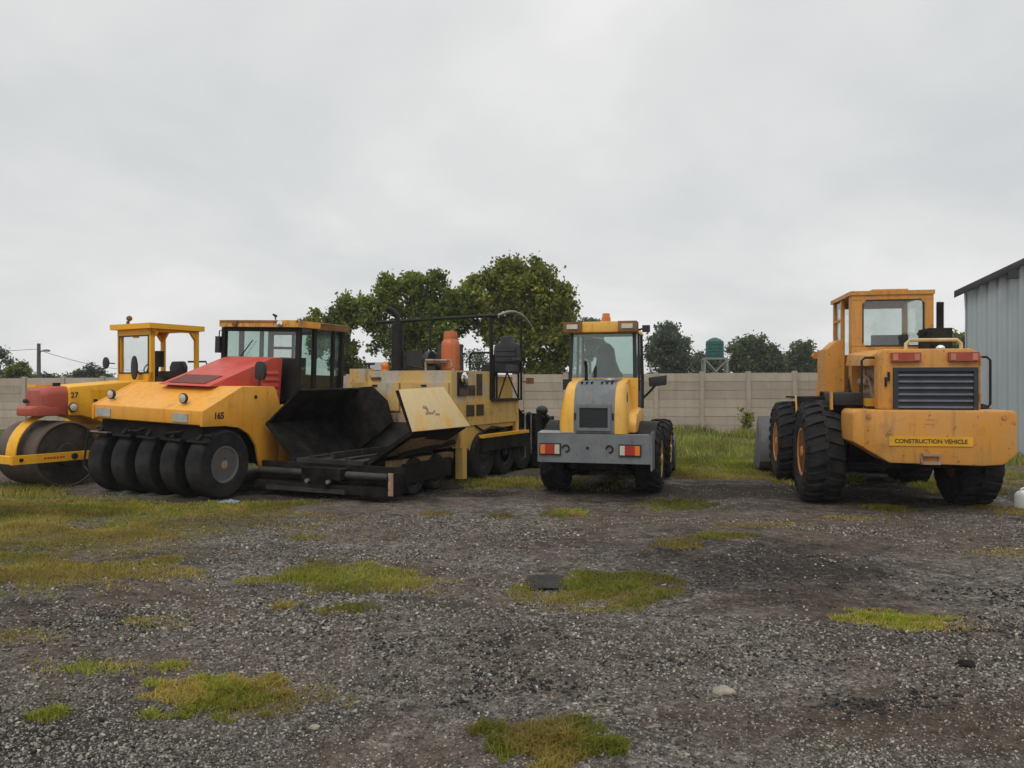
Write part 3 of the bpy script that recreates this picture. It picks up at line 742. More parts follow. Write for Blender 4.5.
# local x runs along the gable wall to the right, local y back along the side
GW = 7.0
def roofz(x): return 3.92 + .485 * (x if x < GW / 2 else GW - x)
m = MB()
xs = []; x = 0
while x < GW:
    xs += [(x, 0), (x + .05, -.028), (x + .085, -.028), (x + .135, 0)]; x += .20
xs = [p for p in xs if p[0] <= GW]
bm = m.bm
lo = [bm.verts.new((p[0], p[1], -.1)) for p in xs]; hi = [bm.verts.new((p[0], p[1], roofz(p[0]) - .03)) for p in xs]
for i in range(len(xs) - 1): bm.faces.new((lo[i], lo[i + 1], hi[i + 1], hi[i]))
m.box(-.02, .0, -.03, 10, -.1, 3.85, 0); m.box(GW, GW + .02, -.03, 10, -.1, 3.85, 0); m.box(0, GW, 9.98, 10, -.1, 3.9, 0)
m.build('wall', 'shed', sh, ang=20)
m = MB()
m.plate([(-.03, -.2, roofz(-.03) + .02), (GW / 2, -.2, roofz(GW / 2) + .02), (GW / 2, 10.2, roofz(GW / 2) + .02), (-.03, 10.2, roofz(-.03) + .02)], .03)
m.plate([(GW / 2, -.2, roofz(GW / 2) + .02), (GW + .22, -.2, roofz(-.22) + .02), (GW + .22, 10.2, roofz(-.22) + .02), (GW / 2, 10.2, roofz(GW / 2) + .02)], .03)
m.build('roof', 'shedroof', sh)
m = MB()
m.plate([(-.24, -.23, roofz(-.24) - .10), (GW / 2, -.23, roofz(GW / 2) - .10), (GW / 2, -.23, roofz(GW / 2) + .06), (-.24, -.23, roofz(-.24) + .06)], .025)
m.plate([(GW / 2, -.23, roofz(GW / 2) - .10), (GW + .24, -.23, roofz(-.24) - .10), (GW + .24, -.23, roofz(-.24) + .06), (GW / 2, -.23, roofz(GW / 2) + .06)], .025)
m.build('fascia', 'shedroof', sh)
m = MB(); m.tube([(.92, -.03, 4.20), (.92, -.34, 4.14)], .03, 6)
m.box(.82, 1.03, -.46, -.33, 4.06, 4.24, .03)
m.build('floodlight', 'blkp', sh)

# ------------------------------------------------------------------ small loose things
j = thing('plastic_jug', 'white plastic jug standing on the ground at the right edge', 'jug', (7.04, 10.85, gz(7.04, 10.85)), 20)
j.scale = (.78, .78, .78)
m = MB(); m.loft([[(-.13 * s, -.10 * s, z), (.13 * s, -.10 * s, z), (.13 * s, .10 * s, z), (-.13 * s, .10 * s, z)] for s, z in ((.95, 0), (1, .02), (1, .24), (.85, .29), (.35, .33))], .02); m.build('body', 'white', j)
m = MB(); m.tube([(-.10, 0, .27), (-.09, 0, .35), (0, 0, .37), (.03, 0, .33)], .014, 6); m.build('handle', 'white', j)
m = MB(); m.cyl((.02, 0, .325), (.02, 0, .37), .028, n=12); m.build('cap', 'white', j)
def rag(name, label, cat, loc, rx, ry, h, mat):
    m = MB(); n = 14
    L = []
    for k in range(9):
        f = k / 8 * 2 - 1; lp = []
        for q in range(n):
            g = q / (n - 1) * 2 - 1
            e = max(0, 1 - (f * f + g * g) * .5)
            lp.append((g * rx * (1 - .25 * abs(f)), f * ry, h * e * (.5 + .8 * abs(mnoise.noise(Vector((f * 3, g * 3, rx * 10))))) + .006))
        L.append(lp)
    m.loft(L, 0, None, False, False)
    o = m.build(name, mat, None, loc); return tag(o, label, cat)
rag('plastic_sheet', 'crumpled pale blue plastic litter on the gravel beside the tyre roller', 'litter', (px(229, 11.4), 11.4, gz(-4.1, 11.4)), .17, .13, .06, 'blue')
rag('rubber_scrap', 'flat black scrap of rubber sheet lying left of the middle grass patch', 'scrap', (.31, 6.85, gz(.31, 6.85)), .20, .24, .05, 'blk')
def rock(label, x, y, r, sc_, mat='rock'):
    m = MB(); m.ball((0, 0, 0), r, sc_, 3)
    for v in m.bm.verts: v.co *= 1 + .28 * mnoise.noise(v.co * (2.2 / r) + Vector((x, y, 0)))
    return tag(m.build('rock', mat, None, (x, y, gz(x, y) + r * .12), ang=25), label, 'rock')
rock('pale flat stone lying alone on the gravel in the right foreground', px(724, 4.42), 4.42, .066, (1.0, .75, .42))
rock('small dark stone lying on gravel near the right edge', px(966, 4.75), 4.75, .045, (1.2, .9, .6), 'chas')
rock('small pale stone beside the rear right tyre of the large loader', px(976, 11.0), 11.0, .06, (1.3, .9, .6))
rock('pale pebble just below the left foreground grass patch', px(315, 3.95), 3.95, .022, (1.2, .9, .7))

# ================================================================== LARGE WHEEL LOADER
A = thing('wheel_loader', 'large orange wheel loader seen from behind with a construction vehicle sign', 'wheel loader', (5.59, 11.35, -.02), 79)
RA, WA = .73, .53
for (x, y) in ((0, 1.13), (0, -.86), (2.75, 1.13), (2.75, -.86)):
    make_wheel(A, (x, y, RA + (-.05 if x else 0)), RA, WA, .34, 1 if y > 0 else -1, 22, 'rock', 'tyre', 'rimo')
cw = MB().prism([(.89, 1.385), (.93, 1.34), (.93, .97), (.48, .70), (-.62, .68), (-.86, .70), (-1.02, .84), (-1.02, 1.34), (-.98, 1.385)], 'x', -1.27, -.55, .03).build('counterweight', 'ora', A)
m = MB(); m.box(-1.30, -1.272, -.12, .12, .69, .73, .006); m.box(-1.33, -1.272, -.1, .1, .80, .83, .006); m.box(-1.29, -1.272, -.12, -.09, .72, .83, .004); m.box(-1.29, -1.272, .09, .12, .72, .83, .004)
m.build('tow_hitch', 'pavrust', cw)
m = MB(); m.box(-1.2735, -1.2715, -.06, .06, 1.20, 1.215, 0); m.box(-1.2735, -1.2715, -.05, .05, 1.26, 1.272, 0); m.box(-1.2735, -1.2715, -.05, -.03, 1.16, 1.20, 0); m.build('worn_mark', 'rimo', cw)
sp = MB().box(-1.282, -1.272, -.50, .49, .925, 1.045, .004).build('warning_sign', 'signy', A)
lettering('CONSTRUCTION VEHICLE', .074, 'inkf', sp, (-1.284, -.005, .985), basis((0, -1, 0), (0, 0, 1)), ext=.001, sx=.98, bold=.0015)
m = MB()
m.prism([(-.66, 1.386), (.58, 1.386), (.58, 2.12), (.52, 2.18), (-.54, 2.18), (-.62, 2.14), (-.66, 2.06)], 'x', -1.1, -.86, .035)
m.box(-.861, .38, -.66, .46, 1.386, 2.15, .03)
m.loft([[(-.87, .44, 1.98), (-.87, .66, 1.96), (-.87, .63, 2.10), (-.87, .44, 2.18)], [(.3, .44, 1.98), (.3, .69, 1.99), (.3, .66, 2.16), (.3, .44, 2.22)]], .012)
hood = m.build('hood', 'ora', A)
m = MB(); m.box(-.85, .1, .455, .468, 1.45, 1.96, 0); m.box(-.2, .35, .46, .60, 1.42, 1.6, .01); m.cyl((-.3, .50, 1.75), (.2, .5, 1.75), .06, n=12); m.tube([(-.6, .5, 1.5), (-.4, .53, 1.8), (0, .52, 1.85), (.3, .5, 1.6)], .02, 6); m.build('engine_bay', 'pavrust', hood)
m = MB(); m.box(-.72, -.45, .46, .62, 1.386, 1.52, .01); m.build('battery_box', 'signy', hood)
m = MB()
for (y0, y1, z0, z1) in ((-.61, .40, 1.885, 1.935), (-.61, .40, 1.335, 1.385), (.345, .40, 1.385, 1.885), (-.61, -.555, 1.385, 1.885)): m.box(-1.145, -1.09, y0, y1, z0, z1, .006)
m.box(-1.112, -1.09, -.555, .345, 1.385, 1.885, 0)
g = m.build('grille', 'gridk', A)
for k in range(6):
    z = 1.42 + k * .083
    MB().box(-1.138, -1.113, -.552, .342, z - .012, z + .014, .003, None).build('slat', 'slatg', g)
for (y0, y1) in ((.07, .43), (-.62, -.26)):
    t_ = MB().box(-1.155, -1.101, y0, y1, 2.015, 2.13, .02).build('tail_light', 'lampold', A)
    m = MB(); m.box(-1.160, -1.12, y0 + .02, y0 + .08, 2.03, 2.115, .01); m.build('lens', 'lampol', t_); m = MB(); m.box(-1.160, -1.12, y1 - .08, y1 - .02, 2.03, 2.115, .01); m.build('lens', 'lampol', t_)
MB().tube([(-.95, .20, 2.16), (-.95, .20, 2.25), (-.95, .15, 2.30), (-.95, -.42, 2.30), (-.95, -.47, 2.25), (-.95, -.47, 2.16)], .024, 8).build('handrail', 'beige', A)
for s, y in ((1, .60), (-1, -.64)):
    MB().tube([(-1.0, y, 2.07), (-1.0, y + s * .12, 2.07), (-1.0, y + s * .16, 2.03), (-1.0, y + s * .16, 1.46), (-1.0, y + s * .12, 1.41), (-1.0, y, 1.41)], .016, 8).build('grab_rail', 'blk', A)
m = MB(); m.box(-.30, .18, -.58, -.28, 2.14, 2.50, .05); m.box(-.2, .1, -.62, -.24, 2.42, 2.46, .01); m.cyl((-.32, -.43, 2.33), (.19, -.43, 2.33), .13, n=18); m.build('muffler_box', 'blk', A)
MB().tube([(-.05, -.50, 2.44), (-.05, -.50, 2.84), (-.06, -.50, 2.88)], .048, 14).build('exhaust_pipe', 'blk', A)
m = MB(); m.ball((-.7, -.30, 2.2), .06, (1, 1, .8)); m.build('filler_cap', 'chrome', A)
for (y, z) in ((.49, 1.76), (.455, 1.83)):
    MB().box(-1.13, -1.10, y - .012, y + .012, z - .07, z + .05, .004).build('door_latch', 'blk', A)
for z in (1.55, 2.02):
    m = MB(); m.cyl((-1.105, -.645, z - .05), (-1.105, -.645, z + .05), .014, n=8); m.build('door_hinge', 'ora', A)
m = MB(); m.tube([(.30, .50, 1.45), (.38, .62, 1.62), (.55, .60, 1.75), (.6, .5, 1.95)], .022, 7); m.build('hose', 'blk', A)
m = MB(); m.tube([(.1, .58, 1.42), (.3, .68, 1.60), (.62, .66, 1.55), (.8, .58, 1.45)], .018, 7); m.build('hose', 'blk', A)
m = MB(); m.tube([(1.6, .35, 1.5), (1.9, .5, 1.75), (2.3, .45, 1.6), (2.6, .4, 1.75)], .022, 7); m.build('hose', 'blk', A)
for y in (.74, -.86):
    MB().cyl((-1.285, y, 1.30), (-1.265, y, 1.30), .03, n=10).build('bolt', 'rimo', A)
# cab
m = MB()
X0, X1, Y0, Y1 = .40, 1.75, -.555, .58
m.box(X0, X0 + .06, Y0, Y1, 1.50, 2.29, .02)
m.box(X0, X0 + .06, Y0, Y1, 2.97, 3.06, .012)
m.box(X0, X0 + .06, .42, Y1, 2.28, 2.98, .01); m.box(X0, X0 + .06, Y0, -.42, 2.28, 2.98, .01)
m.box(X0 + .05, X0 + .20, Y1 - .05, Y1, 1.5, 3.05, .012); m.box(X0 + .05, X0 + .20, Y0, Y0 + .05, 1.5, 3.05, .012)
m.box(1.10, 1.18, Y1 - .05, Y1, 1.9, 3.05, .012)
m.box(X1 - .07, X1, Y1 - .07, Y1, 1.5, 3.05, .012); m.box(X1 - .07, X1, Y0, Y0 + .07, 1.5, 3.05, .012)
m.box(X0 + .19, X1 - .06, Y0, Y0 + .05, 1.5, 2.25, .012)
m.box(X1 - .05, X1, Y0 + .06, Y1 - .06, 1.5, 2.2, .012); m.box(X1 - .05, X1, Y0 + .06, Y1 - .06, 2.96, 3.05, .012)
m.box(1.17, X1 - .06, Y1 - .05, Y1, 2.30, 2.36, .01); m.box(1.17, X1 - .06, Y1 - .045, Y1 - .005, 2.72, 2.76, .01)
m.box(X0 + .05, X1 - .05, Y0 + .05, Y1 - .05, 1.5, 1.56, 0)
for (yc, sy) in ((.42, -1), (-.42, 1)):
    for (zc, sz_) in ((2.29, 1), (2.97, -1)):
        m.prism([(yc, zc), (yc + sy * .055, zc), (yc + sy * .018, zc + sz_ * .018), (yc, zc + sz_ * .055)], 'x', X0 - .004, X0 + .05, 0)
cab = m.build('cab', 'ora', A)
m = MB(); m.box(X0 - .02, X1 + .10, Y0 - .015, Y1 + .02, 3.05, 3.11, .035); m.box(.55, 1.2, -.25, .25, 3.118, 3.15, .01); m.build('roof', 'ora', cab)
m = MB()
for (y0, y1, z0, z1) in ((-.385, .385, 2.962, 2.98), (-.385, .385, 2.28, 2.298), (.412, .43, 2.33, 2.93), (-.43, -.412, 2.33, 2.93)): m.box(X0 - .008, X0 + .02, y0, y1, z0, z1, .004)
m.build('window_seal', 'blkp', cab)
MB().box(X0 + .025, X0 + .032, -.42, .42, 2.29, 2.97, 0).build('rear_window', 'glass', cab)
MB().box(X1 - .03, X1 - .024, Y0 + .07, Y1 - .07, 2.2, 2.96, 0).build('windscreen', 'glass', cab)
MB().box(X0 + .2, X1 - .07, Y0 + .02, Y0 + .026, 2.25, 3.05, 0).build('side_window', 'glass', cab)
MB().box(1.18, X1 - .07, Y1 - .03, Y1 - .024, 2.36, 3.05, 0).build('side_window', 'glass', cab)
m = MB(); m.box(.65, 1.15, -.26, .24, 1.95, 2.08, .05); m.box(.58, .70, -.26, .24, 2.0, 2.46, .06); m.box(.7, 1.1, -.15, .15, 1.56, 1.95, .02); m.build('operator_seat', 'seat', A)
m = MB(); m.tube([(1.5, 0, 1.6), (1.38, 0, 2.18)], .035, 8)
m.tube([(1.38 + .03 * math.cos(a), .19 * math.sin(a), 2.2 + .19 * math.cos(a) * .3) for a in [k * math.pi / 8 for k in range(17)]], .016, 6); m.build('steering_wheel', 'blk', A)
m = MB(); m.box(.80, 1.45, .60, .88, 1.60, 2.26, .03); m.prism([(.60, 2.25), (.86, 2.25), (.70, 2.40), (.60, 2.42)], 'x', .84, 1.4, .01); m.build('side_cover', 'ora', A)
m = MB(); m.box(.55, 1.3, .50, .95, 1.40, 1.46, .01); m.box(.75, 1.2, .85, 1.02, 1.02, 1.06, .008); m.box(.75, 1.2, .85, 1.02, .74, .78, .008)
m.tube([(.74, .95, .72), (.74, .95, 1.42)], .02, 6); m.tube([(1.21, .95, .72), (1.21, .95, 1.42)], .02, 6); m.build('access_ladder', 'blk', A)
MB().tube([(1.0, .62, 1.5), (1.0, .74, 1.6), (1.0, .74, 2.3), (1.02, .62, 2.4)], .016, 6).build('door_rail', 'ora', A)
m = MB(); m.prism([(.62, 1.42), (1.0, 1.42), (1.02, 1.60), (.62, 1.60)], 'x', -.50, .16, .02); m.build('rear_fender', 'blkp', A)
MB().box(-.52, -.44, 1.025, 1.055, 1.36, 1.62, .006).build('fender_edge', 'ora', A)
for s in (1, -1):
    m = MB(); m.box(1.86, 3.1, s * .58, s * 1.14, 1.47, 1.50, .01); m.plate([(1.86, s * .58, 1.49), (1.86, s * 1.14, 1.49), (1.74, s * 1.14, 1.12), (1.74, s * .58, 1.12)], .02)
    m.build('front_fender', 'chas', A)
m = MB(); m.plate([(1.84, 1.145, 1.52), (1.84, 1.175, 1.52), (1.70, 1.175, 1.10), (1.70, 1.145, 1.10)], .03); m.build('fender_edge', 'ora', A)
m = MB(); m.box(-1.0, 1.6, -.48, .48, .62, 1.40, .03); m.box(-.2, .2, -.75, .75, .60, .86, .06); m.ball((-.02, -.05, .70), .30, (1, .9, .9)); m.box(-.9, 1.3, -.64, .64, .9, 1.39, .03); m.cyl((.3, 0, .7), (1.9, 0, .7), .06, n=10); m.build('rear_frame', 'chas', A)
m = MB(); m.box(1.7, 3.5, -.45, .45, .6, 1.5, .04); m.box(2.55, 2.95, -.75, .75, .52, .82, .06); m.ball((2.75, 0, .62), .29, (1, .9, .9)); m.prism([(2.1, 1.2), (3.1, 1.2), (2.9, 2.05), (2.5, 2.05)], 'y', -.4, .4, .03); m.build('front_frame', 'chas', A)
for s in (1, -1):
    MB().prism([(2.45, 1.95), (2.75, 2.08), (3.5, 1.35), (4.15, .62), (4.1, .42), (3.85, .42), (3.25, 1.1)], 'y', s * .48, s * .60, .015).build('lift_arm', 'ora', A)
    m = MB(); m.cyl((1.9, s * .42, 1.3), (2.7, s * .42, 1.72), .075, n=12); m.cyl((2.7, s * .42, 1.72), (3.3, s * .42, 1.4), .04, n=10); m.build('lift_cylinder', 'blk', A)
m = MB(); m.cyl((2.6, 0, 1.95), (3.3, 0, 1.9), .09, n=12); m.prism([(3.0, 2.05), (3.3, 2.1), (3.7, 1.0), (3.45, .95)], 'y', -.08, .08, .01); m.build('tilt_linkage', 'buck', A)
def bucket(parent, xo, w, H_, D, mat, n=11):
    """side outline of a loader bucket: curved back, flat floor, open front"""
    P = [(xo + D, .06)]
    P += [(xo + .30, .05), (xo + .12, .10), (xo + .02, .22), (xo, .42), (xo + .05, .62), (xo + .16, H_ * .82), (xo + .34, H_)]
    Q = [(x + .035 * (1 if i > 1 else 0), z + (.035 if i <= 2 else .0)) for i, (x, z) in enumerate(P)]
    m = MB(); m.prism(P + Q[::-1], 'y', -w, w, .003)
    m.box(xo + D - .02, xo + D + .12, -w, w, .05, .075, .004)
    o = m.build('bucket', mat, parent)
    for s in (1, -1):
        MB().prism(P + [(xo + .42, H_ - .03), (xo + D * .8, .40)], 'y', s * w, s * (w + .03), .004).build('side_plate', mat, o)
    m = MB()
    for k in range(7):
        y = -w + .08 + k * (2 * w - .16) / 6
        m.prism([(xo + D + .05, .035), (xo + D + .32, .055), (xo + D + .05, .10)], 'y', y - .045, y + .045, .003)
    m.build('tooth', mat, o)
    return o
_b = bucket(A, 3.72, 1.36, 1.08, 1.15, 'buck'); _b.location = (0, .14, 0)
m = MB(); m.tube([(2.1, .70, 1.5), (2.1, .74, 2.1), (2.1, .79, 2.18)], .02, 6); m.build('lamp_bracket', 'blk', A)
m = MB(); m.cyl((2.03, .80, 2.20), (2.12, .80, 2.20), .055, n=14); m.build('indicator_lamp', 'lampor', A)

# ================================================================== SMALL WHEEL LOADER
B = thing('wheel_loader', 'small yellow and grey wheel loader with glazed cab and grey rear bumper', 'wheel loader', (1.48, 12.8, -.02), 75)
RB, WB = .54, .40
for (x, y) in ((0, .76), (0, -.745), (2.05, .76), (2.05, -.76)):
    make_wheel(B, (x, y, RB), RB, WB, .29, 1 if y > 0 else -1, 20, 'ag', 'tyre', 'rimy')
m = MB(); m.box(-1.0, -.78, -.845, .86, .535, .965, .015); m.build('bumper', 'bgr', B)
bp_ = m = MB(); m.box(-1.012, -.55, -.868, -.846, .44, .995, .006); m.build('bumper_end_plate', 'bgr', B)
m = MB(); m.plate([(-1.0, .86, .967), (-.99, .28, .968), (-.7, .24, .985), (-.72, .86, .99)], .015); m.build('step_plate', 'steel', B)
for (y, order) in ((.66, ('lampor', 'lampred', 'lampwh')), (-.545, ('lampwh', 'lampred', 'lampor'))):
    t_ = MB().box(-1.025, -1.001, y - .165, y + .165, .645, .825, .008).build('tail_light', 'blkp', B)
    for k, mm in enumerate(order):
        y0 = y + .148 - (0, .075, .222)[k]; wd = (.073, .145, .073)[k]
        MB().box(-1.04, -1.024, y0 - wd, y0, .665, .805, .006).build('lens', mm, t_)
for y in (.42, -.24):
    m = MB(); m.tube([(-1.012, y + .05 * math.cos(a), .75 + .05 * math.sin(a)) for a in [k * math.pi / 9 for k in range(15)]], .011, 7); m.build('tow_eye', 'blk', B)
MB().cyl((-1.012, .09, .76), (-1.001, .09, .76), .022, n=10).build('tow_pin', 'blk', B)
# hood: rear profile swept along x/z, sides in yellow and centre panel in grey
prof = [(-.90, .97), (-.905, 1.10), (-.885, 1.30), (-.84, 1.50), (-.76, 1.64), (-.62, 1.72), (-.45, 1.755), (.08, 1.80)]
hw = [.50, .505, .49, .46, .44, .43, .43, .43]
def swept(o, y0s, y1s, deep):
    lp = []
    for (x, z), a, b in zip(prof, y0s, y1s):
        lp.append((x, z, a, b))
    m = MB(); L = []
    for (x, z, a, b) in lp: L.append([(x - o, a, z + o), (x - o, b, z + o), (min(.08, x + deep), b, max(.95, z - deep * .6)), (min(.08, x + deep), a, max(.95, z - deep * .6))])
    return m, L
m = MB()
L = []
for (x, z), h_ in zip(prof, hw):
    L.append([(.09, -h_ - .02, z), (x + .12, -h_ - .02, z - .0), (x + .03, -h_ + .02, z), (x, -h_ + .10, z), (x, h_ - .10, z), (x + .03, h_ - .02, z), (x + .12, h_ + .02, z), (.09, h_ + .02, z)])
m.loft(L); 
hood = m.build('hood', 'bye', B, ang=50); hood.location = (0, .035, 0)
m = MB(); L = []
for (x, z) in prof:
    L.append([(x - .012, -.30, z + .010), (x - .012, .32, z + .010), (x + .02, .32, z - .015), (x + .02, -.30, z - .015)])
m.loft(L, .004); hp = m.build('hood_panel', 'bgr', B, ang=50)
m = MB()
for k in range(7):
    if k == 3: continue
    y = .24 - k * .078
    m.box(-.66, -.54, y - .010, y + .010, 1.70, 1.757, .004, Matrix.Identity(4))
m.build('louvre', 'chas', hp)
m = MB()
for (y0, y1, z0, z1) in ((-.25, .27, 1.36, 1.41), (-.25, .27, 1.015, 1.06), (.225, .27, 1.06, 1.36), (-.25, -.205, 1.06, 1.36)): m.box(-.945, -.89, y0, y1, z0, z1, .006)
g = m.build('grille', 'bgr', B)
m = MB(); m.box(-.922, -.90, -.21, .23, 1.055, 1.365, 0)
for k in range(15): m.box(-.93, -.92, -.205, .225, 1.065 + k * .02, 1.071 + k * .02, 0)
m.build('grille_mesh', 'gridk', g)
m = MB(); m.tube([(-.35, .22, 1.74), (-.35, .22, 2.0), (-.40, .23, 2.08)], .028, 10); m.build('exhaust_pipe', 'blk', B)
m = MB(); m.lathe([(.10, 0), (.115, .03), (.10, .06), (.05, .075), (0, .078)], (-.45, -.18, 1.75), 'z', 20); m.build('filler_cap', 'steel', B)
for s in (1, -1):
    m = MB(); y = s * .505
    y = -.448 if s < 0 else .518
    m.prism([(-.72, 1.24), (-.64, 1.20), (-.50, 1.40), (-.50, 1.60), (-.60, 1.48)], 'y', y, y + s * .006, 0)
    m.build('side_decal', 'ink', B)
m = MB(); m.tube([(-.98, -.84, .97), (-.9, -.84, 1.0), (-.6, -.84, 1.0)], .015, 6); m.build('grab_rail', 'blk', B)
for y in (.30, -.28):
    m = MB(); m.cyl((-.915, y, 1.18), (-.915, y, 1.28), .012, n=8); m.build('hinge', 'blk', B)
# lower rear body and fenders
m = MB(); m.prism([(-.62, .97), (-.62, 1.12), (-.5, 1.26), (.2, 1.34), (.5, 1.3), (.5, .97)], 'y', -.60, .60, .04); m.build('rear_body', 'bye', B)
for s in (1, -1):
    m = MB(); P = [(.59 * math.cos(R(a)), .54 + .59 * math.sin(R(a))) for a in range(35, 150, 14)]; Q = [(x * .95, .54 + (z - .54) * .95) for x, z in P]
    m.prism(P + Q[::-1], 'y', s * .50, s * .88, .003); m.build('rear_fender', 'blk', B)
m = MB(); m.box(-.8, 1.3, -.4, .4, .42, .96, .03); m.box(-.12, .12, -.6, .6, .42, .64, .04); m.ball((0, 0, .5), .2); m.box(1.4, 2.6, -.35, .35, .4, 1.0, .03); m.box(1.93, 2.17, -.6, .6, .42, .64, .04); m.build('frame', 'chas', B)
# cab
m = MB(); X0, X1, Y0, Y1 = .10, 1.28, -.50, .56
for (xa, ya) in ((X0, Y1), (X0, Y0), (X1, Y1), (X1, Y0)):
    m.tube([(xa, ya, 1.3), (xa, ya, 1.8), (xa + (.05 if xa == X0 else -.1), ya * .97, 2.56)], .032, 6)
m.box(X0 - .02, X0 + .04, Y0, Y1, 1.28, 1.80, .01); m.box(X0, X1, Y0, Y0 + .04, 1.28, 1.62, .01); m.box(X0, X1, Y1 - .04, Y1, 1.28, 1.62, .01); m.box(X1 - .04, X1, Y0, Y1, 1.28, 1.62, .01)
m.tube([(.72, Y0, 1.6), (.72, Y0 * .97, 2.56)], .025, 6); m.tube([(.72, Y1, 1.6), (.72, Y1 * .97, 2.56)], .025, 6)
cab = m.build('cab', 'blkp', B)
MB().box(X0 - .035, X0 - .021, -.55, .53, 1.30, 1.82, .01).build('lower_panel', 'bye', cab)
def pane(nm, pts, par, mat='glassg'):
    m = MB(); m.plate(pts, .006, 0); return m.build(nm, mat, par)
pane('rear_window', [(X0 + .0, Y1 - .03, 1.82), (X0 + .0, Y0 + .03, 1.82), (X0 + .045, Y0 * .97 + .03, 2.55), (X0 + .045, Y1 * .97 - .03, 2.55)], cab)
pane('windscreen', [(X1 - .0, Y1 - .03, 1.62), (X1 - .0, Y0 + .03, 1.62), (X1 - .095, Y0 * .97 + .03, 2.55), (X1 - .095, Y1 * .97 - .03, 2.55)], cab, 'glass')
pane('side_window', [(X0 + .03, Y1, 1.63), (X1 - .03, Y1, 1.63), (X1 - .1, Y1 * .97, 2.55), (X0 + .07, Y1 * .97, 2.55)], cab, 'glass')
pane('side_window', [(X0 + .03, Y0, 1.63), (X1 - .03, Y0, 1.63), (X1 - .1, Y0 * .97, 2.55), (X0 + .07, Y0 * .97, 2.55)], cab, 'glass')
m = MB(); m.prism([(-.52, 2.56), (.64, 2.56), (.64, 2.60), (.52, 2.70), (.40, 2.735), (-.30, 2.735), (-.44, 2.70), (-.52, 2.60)], 'x', X0 - .10, X1 + .06, .02); m.build('roof', 'bye', cab)
for (y0, y1) in ((.35, .66), (-.535, -.24)):
    t_ = MB().box(X0 - .14, X0 + .2, y0, y1, 2.57, 2.735, .03).build('roof_lamp_housing', 'roofbr', cab)
    MB().box(X0 - .155, X0 - .135, (y0 + y1) / 2 - .09, (y0 + y1) / 2 + .09, 2.615, 2.69, .01).build('lens', 'lampwh', t_)
m = MB(); m.cyl((.1, -.03, 2.73), (.1, -.03, 2.80), .075, n=14); m.cyl((.1, -.03, 2.80), (.1, -.03, 2.87), .066, .058, n=14); m.build('beacon', 'lampor', B)
m = MB(); m.tube([(.3, -.50, 2.6), (.3, -.62, 2.63)], .016, 6); m.box(.24, .34, -.72, -.60, 2.57, 2.68, .015); m.build('work_lamp', 'blkp', B)
m = MB(); m.loft([[(.36 + .05 * k, y, z) for (y, z) in ((-.24, 1.7), (.26, 1.7), (.25, 1.9), (.18, 2.05), (.15, 2.28), (.11, 2.37), (.03, 2.40), (-.05, 2.39), (-.12, 2.30), (-.15, 2.1), (-.22, 1.92))] for k in (0, 1, 2)], .015); m.box(.40, .85, -.22, .24, 1.62, 1.75, .05); m.box(.4, .8, -.2, .2, 1.2, 1.62, .02); m.build('operator_seat', 'seat', B)
m = MB(); m.tube([(1.1, 0, 1.3), (.98, 0, 1.85)], .035, 8); m.tube([(.96 + .05 * math.cos(a), .18 * math.sin(a), 1.87 + .1 * math.cos(a)) for a in [k * math.pi / 8 for k in range(17)]], .015, 6); m.build('steering_wheel', 'blk', B)
for (s, y, zz) in ((-1, -.82, 1.77), (1, .66, 1.74)):
    m = MB(); m.tube([(.55, s * .58, 1.48), (.5, y * .86, 1.60), (.45, y * .98, zz - .06)], .020, 6)
    if s < 0: m.loft([[(.40, y - .16, zz - .07), (.40, y + .12, zz - .10), (.40, y + .14, zz + .06), (.40, y - .17, zz + .10)], [(.46, y - .15, zz - .06), (.46, y + .12, zz - .09), (.46, y + .13, zz + .05), (.46, y - .16, zz + .09)]], .018)
    else: m.box(.40, .46, y - .09, y + .09, zz - .12, zz + .06, .018)
    m.build('mirror', 'blkp', B)
m = MB(); m.tube([(.3, -.52, 1.3), (.3, -.60, 1.35), (.3, -.60, 1.75), (.3, -.52, 1.8)], .014, 6); m.build('grab_rail', 'blkp', B)
for s in (1, -1):
    MB().prism([(1.75, 1.15), (2.0, 1.3), (2.6, .75), (2.95, .35), (2.8, .25), (2.4, .6)], 'y', s * .34, s * .42, .01).build('lift_arm', 'bye', B)
bucket(B, 2.62, .95, .74, .65, 'buck')

